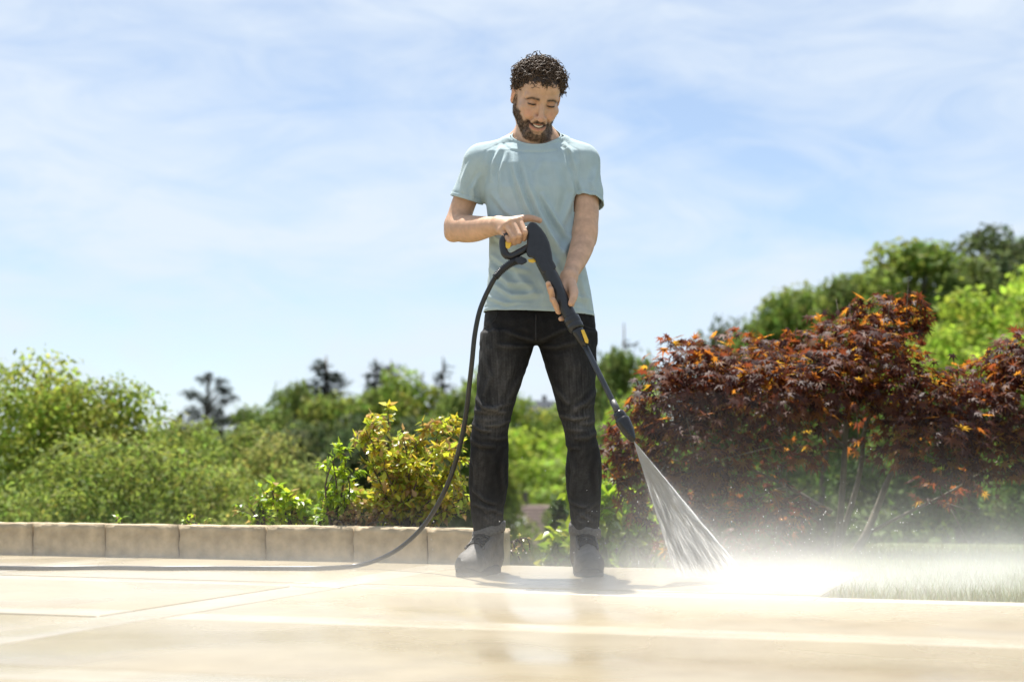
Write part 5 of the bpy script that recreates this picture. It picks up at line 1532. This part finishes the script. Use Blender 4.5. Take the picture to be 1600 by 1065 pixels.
# drifting mist over the slabs: a fog grid filled by a density field
def mist_grid(lo, hi, res, recipe):
    ng = bpy.data.node_groups.new('mist_grid', 'GeometryNodeTree')
    ng.interface.new_socket('Geometry', in_out='INPUT', socket_type='NodeSocketGeometry')
    ng.interface.new_socket('Geometry', in_out='OUTPUT', socket_type='NodeSocketGeometry')
    N, L = ng.nodes, ng.links
    out = N.new('NodeGroupOutput'); vc = N.new('GeometryNodeVolumeCube'); sm_ = N.new('GeometryNodeSetMaterial'); ps = N.new('GeometryNodeInputPosition'); sx = N.new('ShaderNodeSeparateXYZ')
    L.new(ps.outputs[0], sx.inputs[0])
    def op(o, *a):
        n = N.new('ShaderNodeMath'); n.operation = o
        for i, x in enumerate(a):
            if isinstance(x, (int, float)): n.inputs[i].default_value = x
            else: L.new(x, n.inputs[i])
        return n.outputs[0]
    nz = N.new('ShaderNodeTexNoise'); nz.inputs['Scale'].default_value = 2.6; nz.inputs['Detail'].default_value = 4; nz.inputs['Roughness'].default_value = 0.55; nz.inputs['Distortion'].default_value = 0.8
    mpn = N.new('ShaderNodeVectorMath'); mpn.operation = 'MULTIPLY'; mpn.inputs[1].default_value = (1, 1, 1.7); L.new(ps.outputs[0], mpn.inputs[0]); L.new(mpn.outputs[0], nz.inputs['Vector'])
    nf = op('MAXIMUM', op('MULTIPLY', op('SUBTRACT', nz.outputs[0], 0.30), 3.4), 0.03)
    L.new(recipe(op, sx.outputs[0], sx.outputs[1], sx.outputs[2], nf), vc.inputs['Density'])
    vc.inputs['Min'].default_value = lo; vc.inputs['Max'].default_value = hi
    for a, r in zip('XYZ', res): vc.inputs['Resolution ' + a].default_value = r
    L.new(vc.outputs[0], sm_.inputs['Geometry']); sm_.inputs['Material'].default_value = MISTM
    L.new(sm_.outputs[0], out.inputs[0])
    return ng
MISTM = bpy.data.materials.new('mist_volume'); MISTM.use_nodes = True
N, L = MISTM.node_tree.nodes, MISTM.node_tree.links; N.clear()
out = N.new('ShaderNodeOutputMaterial'); pv = N.new('ShaderNodeVolumePrincipled')
pv.inputs['Color'].default_value = (0.99, 0.99, 0.99, 1); pv.inputs['Anisotropy'].default_value = 0.25; pv.inputs['Density'].default_value = 1.0
L.new(pv.outputs[0], out.inputs['Volume']); MISTM.cycles.volume_step_rate = 4.0
def recipe(op, X, Yc, Z, nf):
    zz = lambda h: op('MULTIPLY', Z, -1.0 / h)
    lay = op('MULTIPLY', exp_(op, zz(0.05), gauss(op, Yc, 4.95, 0.95), gauss(op, X, 0.4, 2.6)), 0.68)
    burst = op('MULTIPLY', exp_(op, zz(0.075), gauss(op, X, IMP.x + 0.25, 0.62), gauss(op, Yc, IMP.y - 0.35, 0.58)), op('ADD', 0.5, op('MULTIPLY', nf, 0.85)))
    plume = op('MULTIPLY', op('MULTIPLY', exp_(op, zz(0.10), gauss(op, X, IMP.x + 1.0, 0.95), gauss(op, Yc, IMP.y + 0.30, 0.65)), 1.05), nf)
    wisp = op('MULTIPLY', op('MULTIPLY', exp_(op, zz(0.20), gauss(op, X, IMP.x - 0.02, 0.28), gauss(op, Yc, IMP.y + 0.1, 0.25)), 0.7), nf)
    return op('ADD', op('ADD', op('MULTIPLY', lay, op('ADD', 0.55, op('MULTIPLY', nf, 0.45))), burst), op('ADD', plume, wisp))
mb = MB(); mb.box((0.3, 5.2, 0.3), (0.1, 0.1, 0.1))
mist = link('water_mist', mb.mesh('water_mist'), MISTM)
gm = mist.modifiers.new('fog', 'NODES'); gm.node_group = mist_grid((-2.4, 2.9, 0.002), (3.4, 7.4, 0.62), (120, 90, 30), recipe)
tag(mist, 'white water mist drifting over the slabs from the spray', 'mist', kind='stuff')
# the jet: a flat fan of water from the nozzle to the slabs
ax_d = (IMP - NOZ); LEN = ax_d.length; az_ = ax_d.normalized()
tx = Vector((1, 0, 0)); tx = (tx - az_ * tx.dot(az_)).normalized(); ty = az_.cross(tx)
JM = Matrix((tx, ty, az_)).transposed().to_4x4(); JM.translation = NOZ
jet = empty('water_jet', NOZ, label='white fan of water shooting from the nozzle onto the slabs', cat='water jet')
WA, WB = 0.108 / LEN, 0.015 / LEN                # half angles of the fan, wide and thin
m, N, L, pv, op = vol_nodes('jet_volume', 0.12)
tcn = N.new('ShaderNodeTexCoord'); sx = N.new('ShaderNodeSeparateXYZ'); L.new(tcn.outputs['Object'], sx.inputs[0]); X, Yc, Z = sx.outputs
t = op('MAXIMUM', Z, 0.004)
ua = op('DIVIDE', op('DIVIDE', X, t), WA); ub = op('DIVIDE', op('DIVIDE', Yc, t), WB)
r2 = op('ADD', op('MULTIPLY', ua, ua), op('MULTIPLY', ub, ub))
core = op('POWER', 2.718281828, op('MULTIPLY', op('POWER', r2, 2.2), -1.0))
halo = op('MULTIPLY', op('POWER', 2.718281828, op('MULTIPLY', r2, -0.9)), 0.10)
cv = N.new('ShaderNodeCombineXYZ'); L.new(op('MULTIPLY', ua, 9.0), cv.inputs[0]); L.new(op('MULTIPLY', ub, 3.0), cv.inputs[1]); L.new(op('MULTIPLY', Z, 3.0), cv.inputs[2])
nz = N.new('ShaderNodeTexNoise'); nz.inputs['Scale'].default_value = 1.0; nz.inputs['Detail'].default_value = 3; L.new(cv.outputs[0], nz.inputs['Vector'])
st_ = op('MAXIMUM', op('MULTIPLY', op('SUBTRACT', nz.outputs['Fac'], 0.30), 3.6), 0.12)
den = op('DIVIDE', op('MULTIPLY', op('ADD', op('MULTIPLY', core, st_), halo), 18.0), op('ADD', 0.10, op('DIVIDE', Z, LEN)))
L.new(den, pv.inputs['Density'])
pv.inputs['Anisotropy'].default_value = 0.1
n = 24; V = []; lv = [0.0, 0.25, 0.5, 0.75, 1.0]
for q in lv:
    for k in range(n):
        a = 2 * math.pi * k / n
        V.append(((0.004 + 1.7 * WA * LEN * q) * math.cos(a), (0.004 + 1.9 * WB * LEN * q) * math.sin(a), LEN * q))
F = [(i * n + k, i * n + (k + 1) % n, (i + 1) * n + (k + 1) % n, (i + 1) * n + k) for i in range(len(lv) - 1) for k in range(n)] + [tuple(range(n))[::-1], tuple((len(lv) - 1) * n + k for k in range(n))]
me = mesh_from('spray_cloud', V, F, False); me.materials.append(m)
# keep the cloud's end above the slabs
for v in me.vertices:
    w = JM @ v.co
    if w.z < 0.004: 
        k = (0.004 - w.z) / max(1e-6, -az_.z); v.co.z -= k
jc = bpy.data.objects.new('spray_cloud', me); COL.objects.link(jc); jc.parent = jet; jc['kind'] = 'stuff'
jc.matrix_local = Matrix.Translation(-NOZ) @ JM
# fine threads of water and flying drops
sr_ = np.random.default_rng(31); mb = MB()
for _ in range(2600):
    a = sr_.uniform(-1, 1); b = sr_.normal(0, 0.45); t0 = sr_.uniform(0.0, 0.88); t1 = min(1.0, t0 + sr_.uniform(0.06, 0.22))
    f = lambda q: JM @ Vector((a * WA * LEN * q * 0.98, b * WB * LEN * q, LEN * q))
    rr = sr_.uniform(0.0005, 0.0012) * (0.7 + 0.9 * t1)
    p0, p1 = f(t0) - NOZ, f(t1) - NOZ
    if p1.z + NOZ.z < 0.003: continue
    mb.tube([p0, p0.lerp(p1, 0.5), p1], [rr * 0.3, rr, rr * 0.2], 3, cap=False)
WATER = mat('white_water', (0.93, 0.94, 0.95), rough=0.35, spec=0.2, trans=(0.7, (0.98, 0.98, 0.98)))
wn_, wl_ = WATER.node_tree.nodes, WATER.node_tree.links
mx_ = wn_.new('ShaderNodeMixShader'); tr_ = wn_.new('ShaderNodeBsdfTransparent'); mo_ = wn_['Material Output']; sf_ = mo_.inputs['Surface'].links[0].from_socket
mx_.inputs[0].default_value = 0.7; wl_.new(tr_.outputs[0], mx_.inputs[1]); wl_.new(sf_, mx_.inputs[2]); wl_.new(mx_.outputs[0], mo_.inputs['Surface'])
me = mb.mesh('water_threads', True); me.materials.append(WATER); o = bpy.data.objects.new('water_threads', me); COL.objects.link(o); o.parent = jet; o['kind'] = 'stuff'
mb = MB()
oct_ = [(1, 0, 0), (-1, 0, 0), (0, 1, 0), (0, -1, 0), (0, 0, 1), (0, 0, -1)]; of = [(0, 2, 4), (2, 1, 4), (1, 3, 4), (3, 0, 4), (2, 0, 5), (1, 2, 5), (3, 1, 5), (0, 3, 5)]
for _ in range(420):
    q = Vector((sr_.normal(0.12, 0.42), sr_.normal(0.0, 0.25), abs(sr_.normal(0, 0.13)) + 0.004)); r = sr_.uniform(0.0008, 0.0022)
    c = IMP + q - NOZ
    mb.add([c + Vector(o_) * r for o_ in oct_], of)
me = mb.mesh('droplets', True); me.materials.append(WATER); o = bpy.data.objects.new('droplets', me); COL.objects.link(o); o.parent = jet; o['kind'] = 'stuff'
